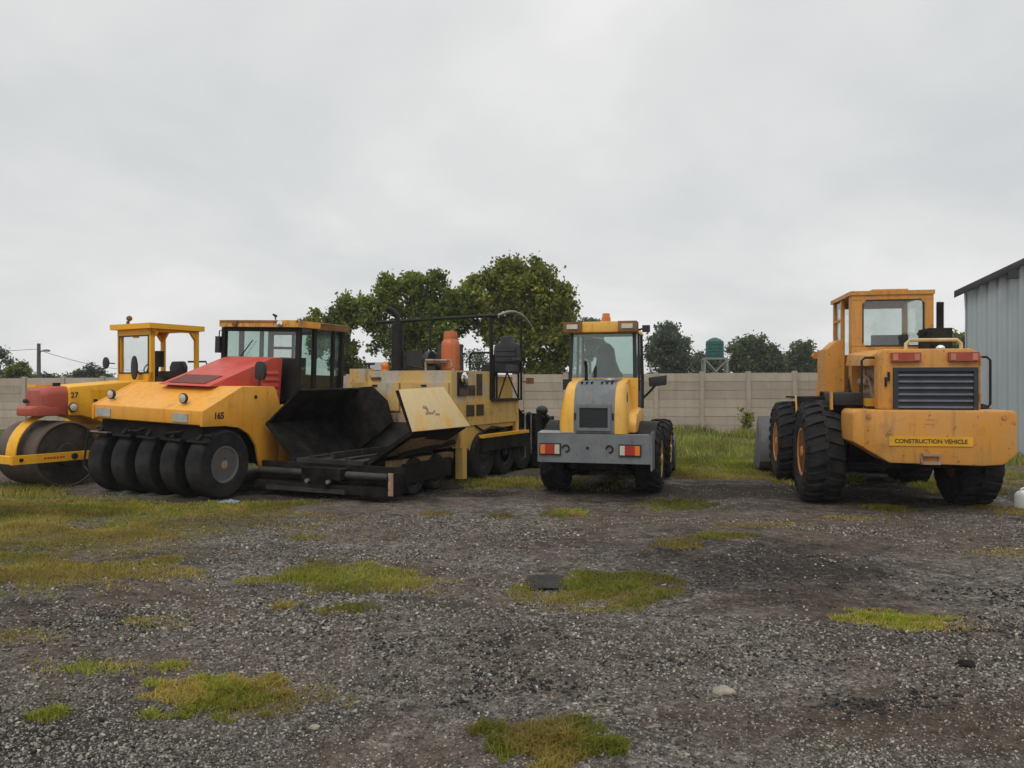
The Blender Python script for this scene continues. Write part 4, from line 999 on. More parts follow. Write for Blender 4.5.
# ================================================================== ASPHALT PAVER
C = thing('asphalt_paver', 'worn yellow asphalt paver with a black tarred hopper and one raised wing panel', 'asphalt paver', (-2.72, 11.95, 0), -116)
m = MB(); m.box(-1.75, .06, -.64, .62, .50, .56, .01); m.box(-1.75, -1.70, -.70, .70, .5, 1.05, .01); 
for k in range(2): m.box(-1.7, .04, -.35 + k * .68 - .05, -.35 + k * .68 + .05, .56, .60, .008)
m.box(-1.70, 0, -.03, .03, .562, .66, .01)
hop = m.build('hopper', 'tarmid', C)
def wing(s, back):
    hy, hz_, cy, cz, ty, tz = (.63, .56, 1.40, 1.03, 1.13, 1.61) if s > 0 else (.72, .54, 1.30, 1.11, .70, 1.62)
    par = MB()
    par.plate([(0.0, s * hy, hz_), (-.02, s * cy, cz), (-1.62, s * cy, cz), (-1.62, s * hy, hz_)], s * -.04, .006)
    par.loft([[(0.0, s * hy, hz_ - .03), (.0, s * (hy + .04), hz_ - .06), (-.0, s * (cy + .03), cz - .05), (-.0, s * cy, cz)], [(-.05, s * hy, hz_ - .03), (-.05, s * (hy + .04), hz_ - .06), (-.05, s * (cy + .03), cz - .05), (-.05, s * cy, cz)]])
    par.plate([(-.02, s * cy, cz), (-.06, s * ty, tz), (-1.30 if s > 0 else -1.63, s * ty, tz + .02), (-1.62, s * cy, cz)], s * .03, .004)
    if back: par.prism([(s * cy, cz), (s * ty, tz + .02), (s * .42, 1.66), (s * .12, 1.42), (s * .0, 1.05), (s * hy, hz_)], 'x', -1.62, -1.57, .006)
    return par.build('hopper_wing', 'tar', C)
wr = wing(-1, True); wl = wing(1, False)
# cream outer skin of the raised wing
def onwing(x, t, o): # t 0 bottom 1 top
    y = 1.40 + (1.13 - 1.40) * t; z = 1.03 + (1.60 - 1.03) * t
    n = Vector((0, .57, .27)).normalized() * o
    return Vector((x, y + n.y, z + n.z))
m = MB(); m.plate([onwing(.02, -.06, .035), onwing(-1.66, -.06, .035), onwing(-1.32, 1.06, .035), onwing(-.06, 1.0, .035)], .02, .004); sk = m.build('wing_panel', 'wingp', wl)
# worn, no longer readable lettering remnants
m = MB()
for (u, t, a, b) in ((-.52, .52, .10, .05), (-.56, .44, .05, .08), (-.62, .36, .16, .035), (-.80, .32, .12, .03), (-.50, .36, .05, .04), (-.74, .40, .06, .03)):
    p = [onwing(u - a / 2, t - b, .058), onwing(u + a / 2, t - b * .6, .058), onwing(u + a / 2 - .03, t + b, .058), onwing(u - a / 2 - .02, t + b * .5, .058)]
    m.plate(p, .002, 0)
m.build('worn_decal', 'fade', sk)
# front push bar
m = MB(); m.box(.05, .30, -1.25, 1.30, .10, .22, .01); m.box(.02, .10, -1.3, 1.34, .24, .50, .01); m.box(.05, .34, -.30, .42, .30, .46, .015)
m.box(.05, .34, -.12, .18, .12, .32, .01); m.build('push_frame', 'tar', C)
for (y0, y1) in ((-1.22, -.34), (.46, 1.20)):
    m = MB(); m.cyl((.24, y0, .37), (.24, y1, .37), .055, n=16); m.build('push_roller', 'tarmid', C)
m = MB(); m.box(.30, .34, -1.0, .5, .10, .16, .006); m.build('front_rail', 'tarmid', C)
for y in (-.17, .22): MB().cyl((.34, y, .27), (.39, y, .27), .03, n=10).build('tow_pin', 'steel', C)
MB().box(.06, .36, 1.28, 1.345, .14, .44, .008).build('end_plate', 'tar', C)
MB().box(.345, .365, 1.275, 1.35, .13, .45, .004).build('end_strip', 'pavrust', C)
# wing supports / hopper side beams under the raised wing
m = MB(); m.plate([(-.25, .80, .62), (-1.95, .98, .66), (-1.95, 1.05, .92), (-.2, 1.28, .90)], .04); m.box(-1.95, -.15, .86, .98, .46, .56, .01); m.build('wing_support', 'undery', C)
m = MB(); m.tube([(-.35, 1.0, .62), (-1.85, 1.04, .74)], .045, 10); m.build('wing_cylinder', 'chas', C)
m = MB(); m.box(-2.2, -.1, -.75, .75, .28, .5, .02); m.box(-6.0, -2.2, -.72, .72, .32, 1.0, .03); m.box(-4.7, -2.3, -.96, .96, .80, 1.16, .01); m.build('chassis', 'chas', C)
m = MB(); m.box(-1.74, -.34, 1.03, 1.06, .20, .50, .01); m.build('wheel_guard', 'chas', C)
for x in (-.72, -1.38):
    for s in (1, -1): make_wheel(C, (x, s * .86, .29), .29, .32, .17, s, 0, 'rock', 'tyre', 'rimk')
for x in (-2.88, -3.74, -4.52):
    for s in (1, -1): make_wheel(C, (x, s * .90, .42), .42, .34, .22, s, 0, 'rock', 'tyre', 'rimk')
# engine body
m = MB(); m.box(-3.22, -1.86, -1.04, 1.00, 1.18, 1.93, .03); m.box(-2.05, -1.80, -1.06, -.72, 1.2, 1.97, .02); m.prism([(-3.2, 1.41), (-3.2, 1.93), (-3.34, 1.41)], 'y', -1.0, .98, .01)
body = m.build('engine_body', 'pav', C)
for (y0, y1) in ((-1.0, -.02), (.02, .96)):
    d_ = MB().box(-1.856, -1.80, y0, y1, 1.24, 1.72, .006)
    d_ = d_.build('access_door', 'pav', body)
    m = MB(); m.box(-1.80, -1.78, (y0 + y1) / 2 - .05, (y0 + y1) / 2 + .05, 1.66, 1.69, .004); m.build('latch', 'blk', d_)
for y in (-.5, .3, .8): 
    m = MB(); m.tube([(-1.86, y, 1.0), (-1.78, y + .05, .8), (-1.9, y + .1, .6)], .022, 7); m.build('hose', 'blk', C)
m = MB(); m.tube([(-2.6, .99, 1.0), (-2.9, 1.04, .86), (-3.3, 1.02, .92), (-3.9, 1.0, .86)], .02, 7); m.build('hose', 'blk', C)
m = MB(); m.tube([(-4.4, .9, 1.35), (-4.7, 1.0, 1.05), (-4.95, 1.0, .7), (-5.05, 1.05, .5)], .022, 7); m.build('hose', 'blk', C)
m = MB(); m.tube([(-4.4, .7, 1.35), (-4.75, .8, 1.15), (-5.0, .85, 1.15)], .018, 7); m.build('hose', 'blk', C)
m = MB(); m.tube([(-2.1, -.15, 1.94), (-2.05, .05, 2.02), (-2.15, .3, 1.96)], .02, 7); m.build('hose', 'blk', C)
m = MB(); m.box(-1.85, -1.80, -1.02, .98, .80, 1.20, .01); m.build('front_apron', 'pavrust', C)
m = MB(); m.box(-1.845, -1.83, -.62, -.42, 1.77, 1.82, .004); m.build('vent', 'louv', body)
m = MB(); m.box(-4.38, -1.9, .97, 1.03, .98, 1.40, .012); m.box(-4.38, -1.9, -1.03, -.97, .98, 1.4, .012); m.box(-4.38, -4.32, -.98, .98, .98, 1.38, .01); m.build('side_panel', 'pav2', C)
m = MB(); m.box(-4.46, -3.22, -1.08, 1.08, 1.385, 1.425, .008); m.build('platform', 'blk', C)
for (x0, x1, z0, z1) in ((-2.66, -2.42, 1.50, 1.68), (-2.92, -2.72, 1.50, 1.88)):
    m = MB(); m.box(x0, x1, 1.0, 1.012, z0, z1, .002)
    for k in range(int((z1 - z0) / .03)): m.box(x0 + .01, x1 - .01, 1.012, 1.02, z0 + .01 + k * .03, z0 + .022 + k * .03, 0)
    m.build('vent', 'louv', body)
sp_ = [c for c in C.children if c.name.startswith('side_panel')][0]
for (x0, x1) in ((-2.58, -2.30), (-2.93, -2.66)):
    m = MB(); m.box(x0, x1, 1.03, 1.038, 1.14, 1.34, .002)
    for k in range(9): m.box(x0 + .01, x1 - .01, 1.038, 1.046, 1.15 + k * .021, 1.16 + k * .021, 0)
    m.build('vent', 'louv', sp_)
t_ = MB().box(-2.36, -2.04, 1.0, 1.03, 1.50, 1.90, .01).build('lamp_recess', 'blk', C)
MB().box(-2.34, -2.06, 1.03, 1.036, 1.50, 1.62, .004).build('recess_panel', 'louv', t_)
m = MB(); m.lathe([(.10, 0), (.115, .04), (.10, .05), (.06, .065), (0, .07)], (-2.20, 1.02, 1.79), 'y', 20); m.build('headlight', 'chrome', C)
# left leg, fender arch, step rail
m = MB(); m.box(-2.16, -2.02, .98, 1.12, .10, .95, .012); m.box(-2.22, -1.96, .95, 1.10, .62, .96, .012); m.build('side_post', 'pav2', C)
m = MB(); P = [(-3.28 + .72 * math.cos(R(a)), .42 + .46 * math.sin(R(a))) for a in range(0, 91, 10)]
m.prism([(-2.2, .977), (-2.2, .66), (-2.46, .56)] + P + [(-4.25, .90), (-4.25, .977)], 'y', .94, 1.0, .006); m.build('fender', 'pav2', C)
m = MB(); m.box(-4.62, -2.75, 1.02, 1.14, .50, .745, .01); m.build('side_step', 'tar', C)
m = MB(); m.box(-4.60, -2.72, 1.04, 1.16, .746, .80, .012); m.build('step_edge', 'eye', C)
m = MB(); m.box(-4.36, -4.26, .93, 1.045, .5, 1.38, .01); m.build('rear_post', 'pav2', C)
# screed and its gear
m = MB(); m.box(-6.0, -4.95, -1.20, 1.22, .06, .52, .02); m.box(-5.35, -4.98, -1.15, 1.12, .52, 1.10, .02); m.box(-5.9, -5.4, .4, 1.14, .52, 1.02, .02); m.box(-5.9, -5.4, -1.15, -.4, .52, 1.02, .02); m.box(-5.3, -2.6, .60, .72, .55, .75, .01); m.build('screed', 'tar', C)
m = MB(); m.tube([(-4.62, 1.06, .25), (-4.62, 1.06, 1.08), (-4.68, 1.06, 1.14), (-4.84, 1.06, 1.14), (-4.90, 1.06, 1.08), (-4.90, 1.06, .3)], .018, 8); m.tube([(-4.9, 1.06, .4), (-5.2, 1.08, .4)], .018, 8); m.build('screed_rail', 'steel', C)
m = MB(); m.tube([(-5.45, 1.05, .95), (-5.47, 1.05, 1.08)], .03, 8); m.ball((-5.47, 1.05, 1.15), .12, (1, 1.1, .9)); m.tube([(-5.47, 1.07, 1.1), (-5.55, 1.18, 1.0), (-5.57, 1.20, .84)], .04, 8); m.build('work_lamp', 'blkp', C)
# top gear: muffler, air filter, beacon, canopy, seat
m = MB(); m.cyl((-2.35, -.42, 1.90), (-2.35, -.42, 2.78), .108, n=18); m.tube([(-2.35, -.42, 2.78), (-2.35, -.42, 2.92), (-2.30, -.50, 3.02), (-2.25, -.58, 3.06)], .05, 10); m.tube([(-2.35, -.42, 1.9), (-2.35, -.42, 1.95)], .15, 14); m.build('muffler', 'blk', C)
m = MB(); m.box(-2.75, -2.38, -.26, .10, 2.0, 2.30, .08); m.cyl((-2.5, .08, 2.14), (-2.5, .22, 2.14), .15, n=18, bev=.02); m.box(-2.75, -2.4, -.2, .35, 1.92, 2.02, .01); m.build('air_filter', 'blkp', C)
m = MB(); m.box(-2.95, -2.55, .30, .60, 1.93, 2.42, .06); m.build('fuel_tank', 'seat', C)
m = MB(); m.cyl((-2.05, -.48, 1.93), (-2.05, -.48, 1.97), .07, n=12); m.ball((-2.05, -.48, 2.02), .075, (1, 1, 1.1)); m.build('beacon', 'lampor', C)
m = MB(); m.box(-2.35, -2.02, .38, .76, 2.06, 2.10, .006); m.tube([(-2.0, .40, 1.93), (-2.0, .40, 2.08)], .018, 6); m.tube([(-2.0, .95, 1.93), (-2.0, .9, 2.10), (-2.0, .4, 2.11)], .02, 6); m.build('rack', 'pavrust', C)
m = MB(); m.tube([(-2.1, -.86, 1.95), (-2.1, -.86, 2.06)], .02, 6); m.tube([(-2.1, -.98, 2.06), (-2.1, -.74, 2.06)], .02, 6); m.build('valve_handle', 'blk', C)
for (x, y) in ((-3.33, .98), (-4.40, 1.08), (-3.33, -.98), (-4.40, -1.0)):
    MB().tube([(x, y, 1.42), (x, y, 2.93)], .040 if x > -4 else .024, 8).build('canopy_post', 'blk', C)
m = MB(); m.tube([(-3.30, -1.55, 2.915), (-3.30, 0, 2.94), (-3.30, 1.12, 2.955)], .030, 8); m.tube([(-3.30, -.55, 2.93), (-3.30, -.5, 2.98), (-3.30, -.4, 2.96)], .018, 6)
m.build('canopy_beam', 'blk', C)
m = MB(); m.tube([(-3.30, 1.12, 2.95)] + [(-3.30 - 1.45 * k / 8, 1.12 + .02 * k / 8, 2.95 + .16 * math.sin(math.pi * (k / 8) * .78 + .0) - .22 * (k / 8) ** 3) for k in range(1, 9)], .026, 8); m.build('canopy_arch', 'steel', C)
m = MB(); m.tube([(-3.45, .98, 1.42), (-3.45, .98, 2.22), (-3.38, .90, 2.28), (-3.38, .55, 2.28), (-3.38, .50, 2.22), (-3.38, .50, 1.42)], .018, 8); m.tube([(-3.25, 1.0, 1.42), (-3.25, 1.0, 2.5)], .02, 6); m.build('handrail', 'blk', C)
m = MB()
for y in (1.02, .50):
    m.tube([(-3.55, y, 1.43), (-3.90, y, 1.92)], .016, 6); m.tube([(-4.38, y, 1.43), (-3.90, y, 1.92)], .016, 6); m.tube([(-3.45, y, 1.92), (-4.42, y, 1.92)], .016, 6); m.tube([(-4.40, y, 1.43), (-4.40, y, 1.92)], .02, 6); m.tube([(-3.47, y, 1.43), (-3.47, y, 1.92)], .02, 6)
m.box(-4.42, -3.45, .48, 1.04, 1.915, 1.935, .004)
st_ = m.build('seat_stand', 'blk', C)
m = MB(); m.box(-4.40, -3.76, .56, 1.06, 1.94, 2.07, .05); m.loft([[(-4.30 - .10 * q, .80 + a, z) for a, z in ((-.25, 2.05), (.25, 2.05), (.29, 2.2), (.27, 2.44), (.22, 2.50), (.12, 2.51), (.11, 2.64), (-.11, 2.64), (-.12, 2.51), (-.22, 2.50), (-.27, 2.44), (-.29, 2.2))] for q in (0, 1, 1.5)], .025)
for z_ in (2.14, 2.24, 2.34): m.box(-4.31, -4.27, .58, 1.02, z_, z_ + .085, .02)
m.box(-4.3, -3.92, 1.06, 1.12, 2.16, 2.21, .02); m.build('operator_seat', 'seat', C)
m = MB(); m.tube([(-4.42, 1.06, 1.74), (-4.6, 1.16, 1.76)], .014, 6); m.box(-4.62, -4.54, 1.12, 1.25, 1.70, 1.82, .015); m.build('side_lamp', 'roofbr', C)
m = MB(); m.box(-3.5, -3.3, -.7, .3, 1.90, 2.2, .03); m.build('control_console', 'blk', C)
m = MB(); m.box(-4.38, -3.42, -.92, .90, 1.428, 1.84, .02); m.build('rear_cabinet', 'pav2', C)

gcl = thing('gas_cylinder', 'orange gas cylinder standing on top of the paver', 'gas cylinder', (0, 0, 0))
ca, sa = math.cos(R(-116)), math.sin(R(-116))
lx_, ly_ = -2.30, .72
gcl.location = (-2.72 + lx_ * ca - ly_ * sa, 11.95 + lx_ * sa + ly_ * ca, 1.93)
m = MB(); m.lathe([(.13, 0), (.150, .02), (.160, .05), (.162, .44), (.150, .50), (.118, .54), (.05, .56)], axis='z', n=28); m.build('body', 'gas', gcl)
m = MB(); m.lathe([(.115, .53), (.120, .60), (.108, .68), (.098, .68), (.105, .60), (.105, .53)], axis='z', n=20); m.build('collar', 'gas', gcl)
m = MB(); m.cyl((0, 0, .6), (0, 0, .70), .025, n=10); m.build('valve', 'steel', gcl)

# ================================================================== PNEUMATIC TYRE ROLLER
D = thing('tyre_roller', 'yellow pneumatic tyre roller with red hood, black cab and a row of smooth front tyres', 'road roller', (-5.38, 12.33, -.02), -114)
D.rotation_euler = (R(-2.0), 0, R(-114))
RD, WD = .52, .31
for k in range(5): make_wheel(D, (0, -1.02 + .51 * k, RD + (-1.02 + .51 * k) * .035), RD, WD, .27, 1, 0, 'deep', 'tyre2', 'rimg')
for k in range(4): make_wheel(D, (-3.3, -.765 + .51 * k, RD + (-.765 + .51 * k) * .035), RD, WD, .27, 1, 0, 'deep', 'tyre2', 'rimg')
side = [(.46, 1.14), (.46, 1.365), (-.32, 1.72), (-1.04, 1.72), (-1.10, 1.66), (-1.20, 1.42), (-4.3, 1.42), (-4.3, .9), (-4.1, .55), (-3.9, .40), (-1.45, .33), (-.80, .36), (-.74, .55), (-.66, .80), (-.50, .98), (-.28, 1.09), (0, 1.13)]
front_ = [p for p in side if p[0] > -1.22] ; 
front_ = [(.46, 1.14), (.46, 1.365), (-.32, 1.72), (-1.04, 1.72), (-1.10, 1.66), (-1.20, 1.42), (-1.20, .34), (-.80, .36), (-.74, .55), (-.66, .80), (-.50, .98), (-.28, 1.09), (0, 1.13)]
rear_ = [(-1.21, 1.42), (-4.3, 1.42), (-4.3, .9), (-4.1, .55), (-3.9, .40), (-1.45, .33), (-1.21, .34)]
for s in (1, -1):
    m = MB(); m.prism(front_, 'y', s * 1.10, s * 1.15, .010)
    for (x, z) in ((.36, 1.22), (-1.1, .45), (-1.1, .9), (-1.1, 1.3), (-.9, 1.62)): m.cyl((x, s * 1.145, z), (x, s * 1.158, z), .014, n=8)
    m.build('side_panel', 'dye', D)
    MB().prism(rear_, 'y', s * 1.10, s * 1.15, .010).build('side_panel', 'dye', D)
MB().prism([(.455, 1.16), (.455, 1.365), (-.32, 1.715), (-1.035, 1.715), (-1.19, 1.41), (-1.3, 1.2), (.3, 1.13)], 'y', -1.098, 1.098, .02).build('front_deck', 'dye', D)
m = MB(); m.box(-1.3, .35, -1.05, 1.05, .92, 1.13, .01); m.box(-4.2, -1.0, -1.05, 1.05, .45, 1.40, .02); m.cyl((0, -1.2, .52), (0, 1.1, .52), .09, n=12); m.cyl((-3.3, -1, .52), (-3.3, 1, .52), .09, n=12); m.build('chassis', 'chas', D)
m = MB()
for k in range(5):
    y = -1.02 + .51 * k
    m.tube([(.10, y - .05, 1.12), (.32, y, 1.02), (.42, y, .93)], .03, 6); m.box(.36, .44, y - .20, y + .20, .90, .93, .006)
m.tube([(.30, -1.2, 1.0), (.30, 1.2, 1.0)], .035, 8); m.build('tyre_scraper', 'blk', D)
m = MB(); m.tube([(.2, .2, 1.1), (.38, .35, 1.0), (.40, .6, 1.02), (.25, .8, 1.1)], .022, 7); m.build('water_hose', 'blk', D)
m = MB(); m.tube([(.2, -.5, 1.1), (.40, -.4, .99), (.41, -.2, 1.0), (.25, -.05, 1.1)], .022, 7); m.build('water_hose', 'blk', D)
m = MB(); m.box(.37, .46, -1.22, -.80, .932, .945, .004); m.build('scraper_blade', 'steel', D)
m = MB(); m.tube([(.46, -1.2, .98), (.50, -1.25, .40), (.50, -1.1, .30)], .018, 6); m.build('water_hose', 'blk', D)
hd = MB().prism([(-.10, 1.705), (-.12, 1.72), (-1.45, 2.17), (-1.62, 2.20), (-1.76, 2.19), (-1.72, 1.43), (-1.26, 1.43), (-1.06, 1.70)], 'y', -.36, .70, .03).build('hood', 'dred', D)
sl_ = Vector((-1.33, 0, .45)).normalized(); nn_ = Vector((.45, 0, 1.33)).normalized()
def onhood(u, y, o=.004): p = Vector((-.12, 0, 1.72)) + sl_ * u + nn_ * o; return (p.x, y, p.z)
m = MB(); m.plate([onhood(.06, -.24), onhood(.06, .54), onhood(.45, .54), onhood(.45, -.24)], .006, 0); m.build('hood_mesh', 'meshr', hd)
for i_ in range(5):
    m = MB(); z = 1.50 + i_ * .105; m.loft([[(-1.66, .70, z), (-1.15 - .05 * i_, .70, z), (-1.15 - .05 * i_, .70, z + .05), (-1.66, .70, z + .05)], [(-1.66, .725, z - .01), (-1.17 - .05 * i_, .725, z - .01), (-1.17 - .05 * i_, .72, z + .012), (-1.66, .72, z + .012)]]); m.build('louvre', 'dred', hd)
for y in (-.90, .62):
    t_ = MB(); t_.lathe([(.05, -.03), (.078, 0), (.08, .03), (.07, .04)], (.30, y, 1.53), 'x', 20); t_.tube([(.25, y, 1.42), (.25, y, 1.46)], .02, 6)
    t_ = t_.build('headlight', 'blkp', D)
    m = MB(); m.lathe([(.070, .035), (.05, .05), (0, .055)], (.30, y, 1.53), 'x', 20); m.build('lens', 'lampwh', t_)
for y in (-.88, .72): MB().box(.456, .472, y - .15, y + .15, 1.19, 1.315, .004).build('reflector_plate', 'plate', D)
lettering('165', .135, 'ink', D, (.14, 1.152, 1.285), basis((-1, 0, 0), (0, 0, 1)), name='fleet_number', bold=.005)
m = MB(); m.tube([(-.84, 1.02, 1.72), (-.84, 1.02, 1.90)], .018, 6); m.loft([[(-.90 + .06 * q, 1.02 + .10 * sc_ * (abs(math.cos(a)) ** .6) * (1 if math.cos(a) > 0 else -1), 1.97 + .15 * sc_ * (abs(math.sin(a)) ** .6) * (1 if math.sin(a) > 0 else -1)) for a in [k * math.pi / 8 for k in range(16)]] for q, sc_ in ((-.3, .8), (.2, 1), (1, 1), (1.1, .9))]); m.build('mirror', 'blkp', D)
MB().cyl((-.62, 1.15, 1.56), (-.62, 1.165, 1.56), .028, n=10).build('lock', 'blk', D)
MB().box(-1.62, -1.38, 1.15, 1.158, .95, 1.2, .003).build('notice_plate', 'plate', D)
# cab
m = MB(); X0, X1, YY, YN = -1.95, -3.18, .88, -.80
for (xa, ya) in ((X0, YY), (X0, YN), (X1, YY), (X1, YN)):
    m.box(xa - .04, xa + .04, ya - .04, ya + .04, 1.42, 2.73, .01, None)
for y in (YY, YN):
    m.box(-2.42, -2.34, y - .03, y + .03, 1.42, 2.73, .01); m.box(-2.95, -2.89, y - .03, y + .03, 1.42, 2.73, .01); m.box(X1, X0, y - .03, y + .03, 1.42, 1.62, .01)
m.box(X0 - .03, X0 + .03, YN, YY, 1.42, 2.18, .01); m.box(X1 - .03, X1 + .03, YN, YY, 1.42, 1.9, .01)
m.box(X0 - .03, X0 + .03, YN, YY, 2.66, 2.73, .01); m.box(X1 - .03, X1 + .03, YN, YY, 2.66, 2.73, .01)
for y in (-.25,): m.box(X1 - .02, X1 + .02, y - .025, y + .025, 1.9, 2.68, .01)
m.box(X1 - .015, X1 + .015, YN, -.2, 2.38, 2.43, .005)
m.box(X1, X0, YN, YY, 1.42, 1.46, 0)
cab = m.build('cab', 'blk', D)
pane('windscreen', [(X0, YY - .04, 2.18), (X0, YN + .04, 2.18), (X0, YN + .04, 2.66), (X0, YY - .04, 2.66)], cab, 'glass')
pane('rear_window', [(X1, YY - .04, 1.9), (X1, YN + .04, 1.9), (X1, YN + .04, 2.66), (X1, YY - .04, 2.66)], cab, 'glass')
for y_ in (YY, YN):
    pane('side_window', [(X0 - .04, y_, 1.62), (X1 + .04, y_, 1.62), (X1 + .04, y_, 2.72), (X0 - .04, y_, 2.72)], cab, 'glassg')
m = MB(); m.box(X1 - .10, X0 + .14, -.80, .96, 2.732, 2.85, .02); rf = m.build('roof', 'roofor', cab)
m = MB(); m.box(X1 - .11, -2.42, .96, .972, 2.745, 2.84, .004); m.build('rust_strip', 'roofbr', rf); m = MB(); m.box(X0 + .135, X0 + .15, -.78, .6, 2.81, 2.845, .003); m.build('rust_strip', 'roofbr', rf)
m = MB(); m.box(-2.42, -2.02, .96, .974, 2.74, 2.845, .004); m.build('repainted_strip', 'dye', rf)
m = MB(); m.lathe([(.05, 0), (.06, .04), (0, .05)], (X0 + .138, .60, 2.79), 'x', 14); m.build('roof_lamp', 'chrome', rf); m = MB(); m.lathe([(.05, 0), (.06, .04), (0, .05)], (X0 + .138, -.42, 2.79), 'x', 14); m.build('roof_lamp', 'roofbr', rf)
m = MB(); m.tube([(X0 + .1, .45, 2.86), (X0 + .1, .42, 2.95)], .012, 6); m.tube([(X0 + .1, .39, 2.95), (X0 + .1, .47, 2.92)], .02, 6); m.build('aerial', 'blk', rf)
m = MB(); m.tube([(X0 + .06, -.4, 2.16), (X0 + .05, -.1, 2.5)], .01, 6); m.box(X0 + .03, X0 + .1, -.45, -.3, 2.12, 2.2, .01); m.build('wiper', 'blk', cab)
m = MB(); m.box(-2.95, -2.80, -.25, .25, 1.8, 2.22, .06); m.box(-2.85, -2.4, -.27, .27, 1.72, 1.86, .05); m.box(-2.85, -2.45, -.2, .2, 1.46, 1.72, .01); m.build('operator_seat', 'seat', D)
m = MB(); m.tube([(-2.1, .1, 1.46), (-2.25, .1, 1.95)], .04, 8); m.tube([(-2.27 - .07 * math.cos(a), .1 + .19 * math.sin(a), 1.97 + .12 * math.cos(a)) for a in [k * math.pi / 8 for k in range(17)]], .015, 6); m.build('steering_wheel', 'blk', D)
m = MB(); m.tube([(-2.0, -.80, 2.70), (-1.88, -.86, 2.66), (-1.87, -.87, 2.3)], .012, 6); m.box(-1.90, -1.85, -.93, -.83, 2.26, 2.56, .03); m.build('mirror', 'blkp', D)
m = MB(); m.ball((-3.28, 1.0, 1.58), .07, (1, 1, 1)); m.tube([(-3.25, .95, 1.5), (-3.28, 1, 1.56)], .02, 6); m.build('side_lamp', 'chrome', D)
m = MB(); m.prism([(-4.3, .95), (-4.3, 1.42), (-4.55, 1.38), (-4.6, .95)], 'y', -1.1, 1.1, .03); m.build('rear_body', 'dye', D)

# ================================================================== DRUM ROLLER
Em = thing('drum_roller', 'yellow steel drum roller with red nose and open canopy at the far left', 'road roller', (-7.9, 13.45, -.02), -120)
RE, HE = .55, .60
def drum(x):
    m = MB(); m.lathe([(RE - .08, -HE + .06), (RE - .03, -HE + .02), (RE - .025, -HE), (RE, -HE + .012), (RE, HE - .012), (RE - .025, HE), (RE - .03, HE - .02), (RE - .08, HE - .06)], n=72)
    o = m.build('drum', 'drum', Em, (x, 0, RE))
    m = MB(); m.lathe([(RE - .03, HE - .03), (RE - .05, HE - .03), (.20, HE - .05), (.18, HE + .02), (0, HE + .03)], n=40); m.lathe([(RE - .03, -HE + .03), (RE - .05, -HE + .03), (.20, -HE + .05), (.18, -HE - .02), (0, -HE - .03)], n=40); m.build('drum_end', 'drumend', o)
    return o
drum(0); 
m = MB()
for s in (1, -1): m.box(-.95, .98, s * .70, s * .76, .46, .60, .012)
m.box(.86, .98, -.70, .70, .47, .585, .012)
m.box(-.95, -.7, -.70, .70, .4, 1.1, .02)
yoke = m.build('drum_frame', 'eye', Em)
m = MB()
for (a, b) in ((.46, .49), (.41, .445), (.36, .40), (.30, .35), (.255, .29), (.20, .24), (.16, .19)): m.box(a, b, .7605, .7625, .51, .545, 0)
m.build('side_lettering', 'inkr', yoke)
m = MB(); m.cyl((0, .76, .53), (0, .79, .53), .05, n=14); m.build('axle_cap', 'blk', yoke)
m = MB(); m.cyl((.85, .76, .53), (.85, .785, .53), .03, n=8); m.build('frame_bolt', 'blk', yoke)
# curved mudguard strap
m = MB(); L = []
for k in range(11):
    a = R(0 + k * 8.4); L.append([(rr * math.cos(a), y, .55 + rr * math.sin(a)) for rr, y in ((.66, -.02), (.66, .27), (.68, .27), (.68, -.02))])
m.loft(L, .004); m.build('mudguard', 'eye', Em)
# hood over the drum
m = MB(); m.prism([(-.05, 1.18), (-.05, 1.68), (-1.55, 1.80), (-1.55, .75), (-.88, .75), (-.78, .95), (-.55, 1.10), (-.25, 1.18)], 'y', -.42, .55, .06); hood = m.build('hood', 'eye', Em)
m = MB(); m.loft([[(-.08, y0 + .13, z) for y0, z in ((-.45, 1.20), (.37, 1.20), (.37, 1.60), (.30, 1.69), (-.38, 1.69), (-.45, 1.60))], [(.26, y0 + .16, z) for y0, z in ((-.32, 1.20), (.33, 1.20), (.33, 1.58), (.26, 1.67), (-.25, 1.67), (-.32, 1.58))], [(.36, y0 + .18, z) for y0, z in ((-.22, 1.20), (.27, 1.20), (.27, 1.54), (.20, 1.62), (-.15, 1.62), (-.22, 1.54))]], .04)
m.loft([[(.1, y, z) for y, z in ((-.3, 1.19), (.51, 1.19), (.51, 1.34), (-.3, 1.34))], [(.44, y, z) for y, z in ((-.1, 1.19), (.48, 1.19), (.48, 1.36), (-.1, 1.36))], [(.52, y, z) for y, z in ((.0, 1.20), (.42, 1.20), (.42, 1.32), (.0, 1.32))]], .03); m.build('nose', 'ered', Em)
m = MB(); m.cyl((.0, .25, 1.68), (.0, .25, 1.74), .06, n=14); m.build('filler_cap', 'blk', Em)
m = MB(); m.box(.0, .28, -.12, .14, 1.66, 1.71, .02); m.build('nose_lid', 'eye', Em)
m = MB(); m.tube([(.33, .1, 1.42), (.38, .06, 1.44)], .02, 6); m.ball((.40, .04, 1.44), .04); m.build('nose_lamp', 'blkp', Em)
m = MB(); m.lathe([(.07, 0), (.085, .03), (.072, .05)], (-.09, .55, 1.33), 'y', 20); h_ = m.build('headlight', 'blkp', Em)
m = MB(); m.lathe([(.072, .045), (.05, .058), (0, .063)], (-.09, .55, 1.33), 'y', 20); m.build('lens', 'lampwh', h_)
d_ = MB().box(-1.30, -.42, .55, .560, 1.26, 1.62, .004).build('access_door', 'eye', hood)
m = MB(); m.box(-.52, -.46, .56, .575, 1.42, 1.46, .004); m.build('latch', 'blk', d_)
lettering('27', .13, 'ink', hood, (-.13, .552, 1.53), basis((-1, 0, 0), (0, 0, 1)), name='fleet_number', bold=.002)
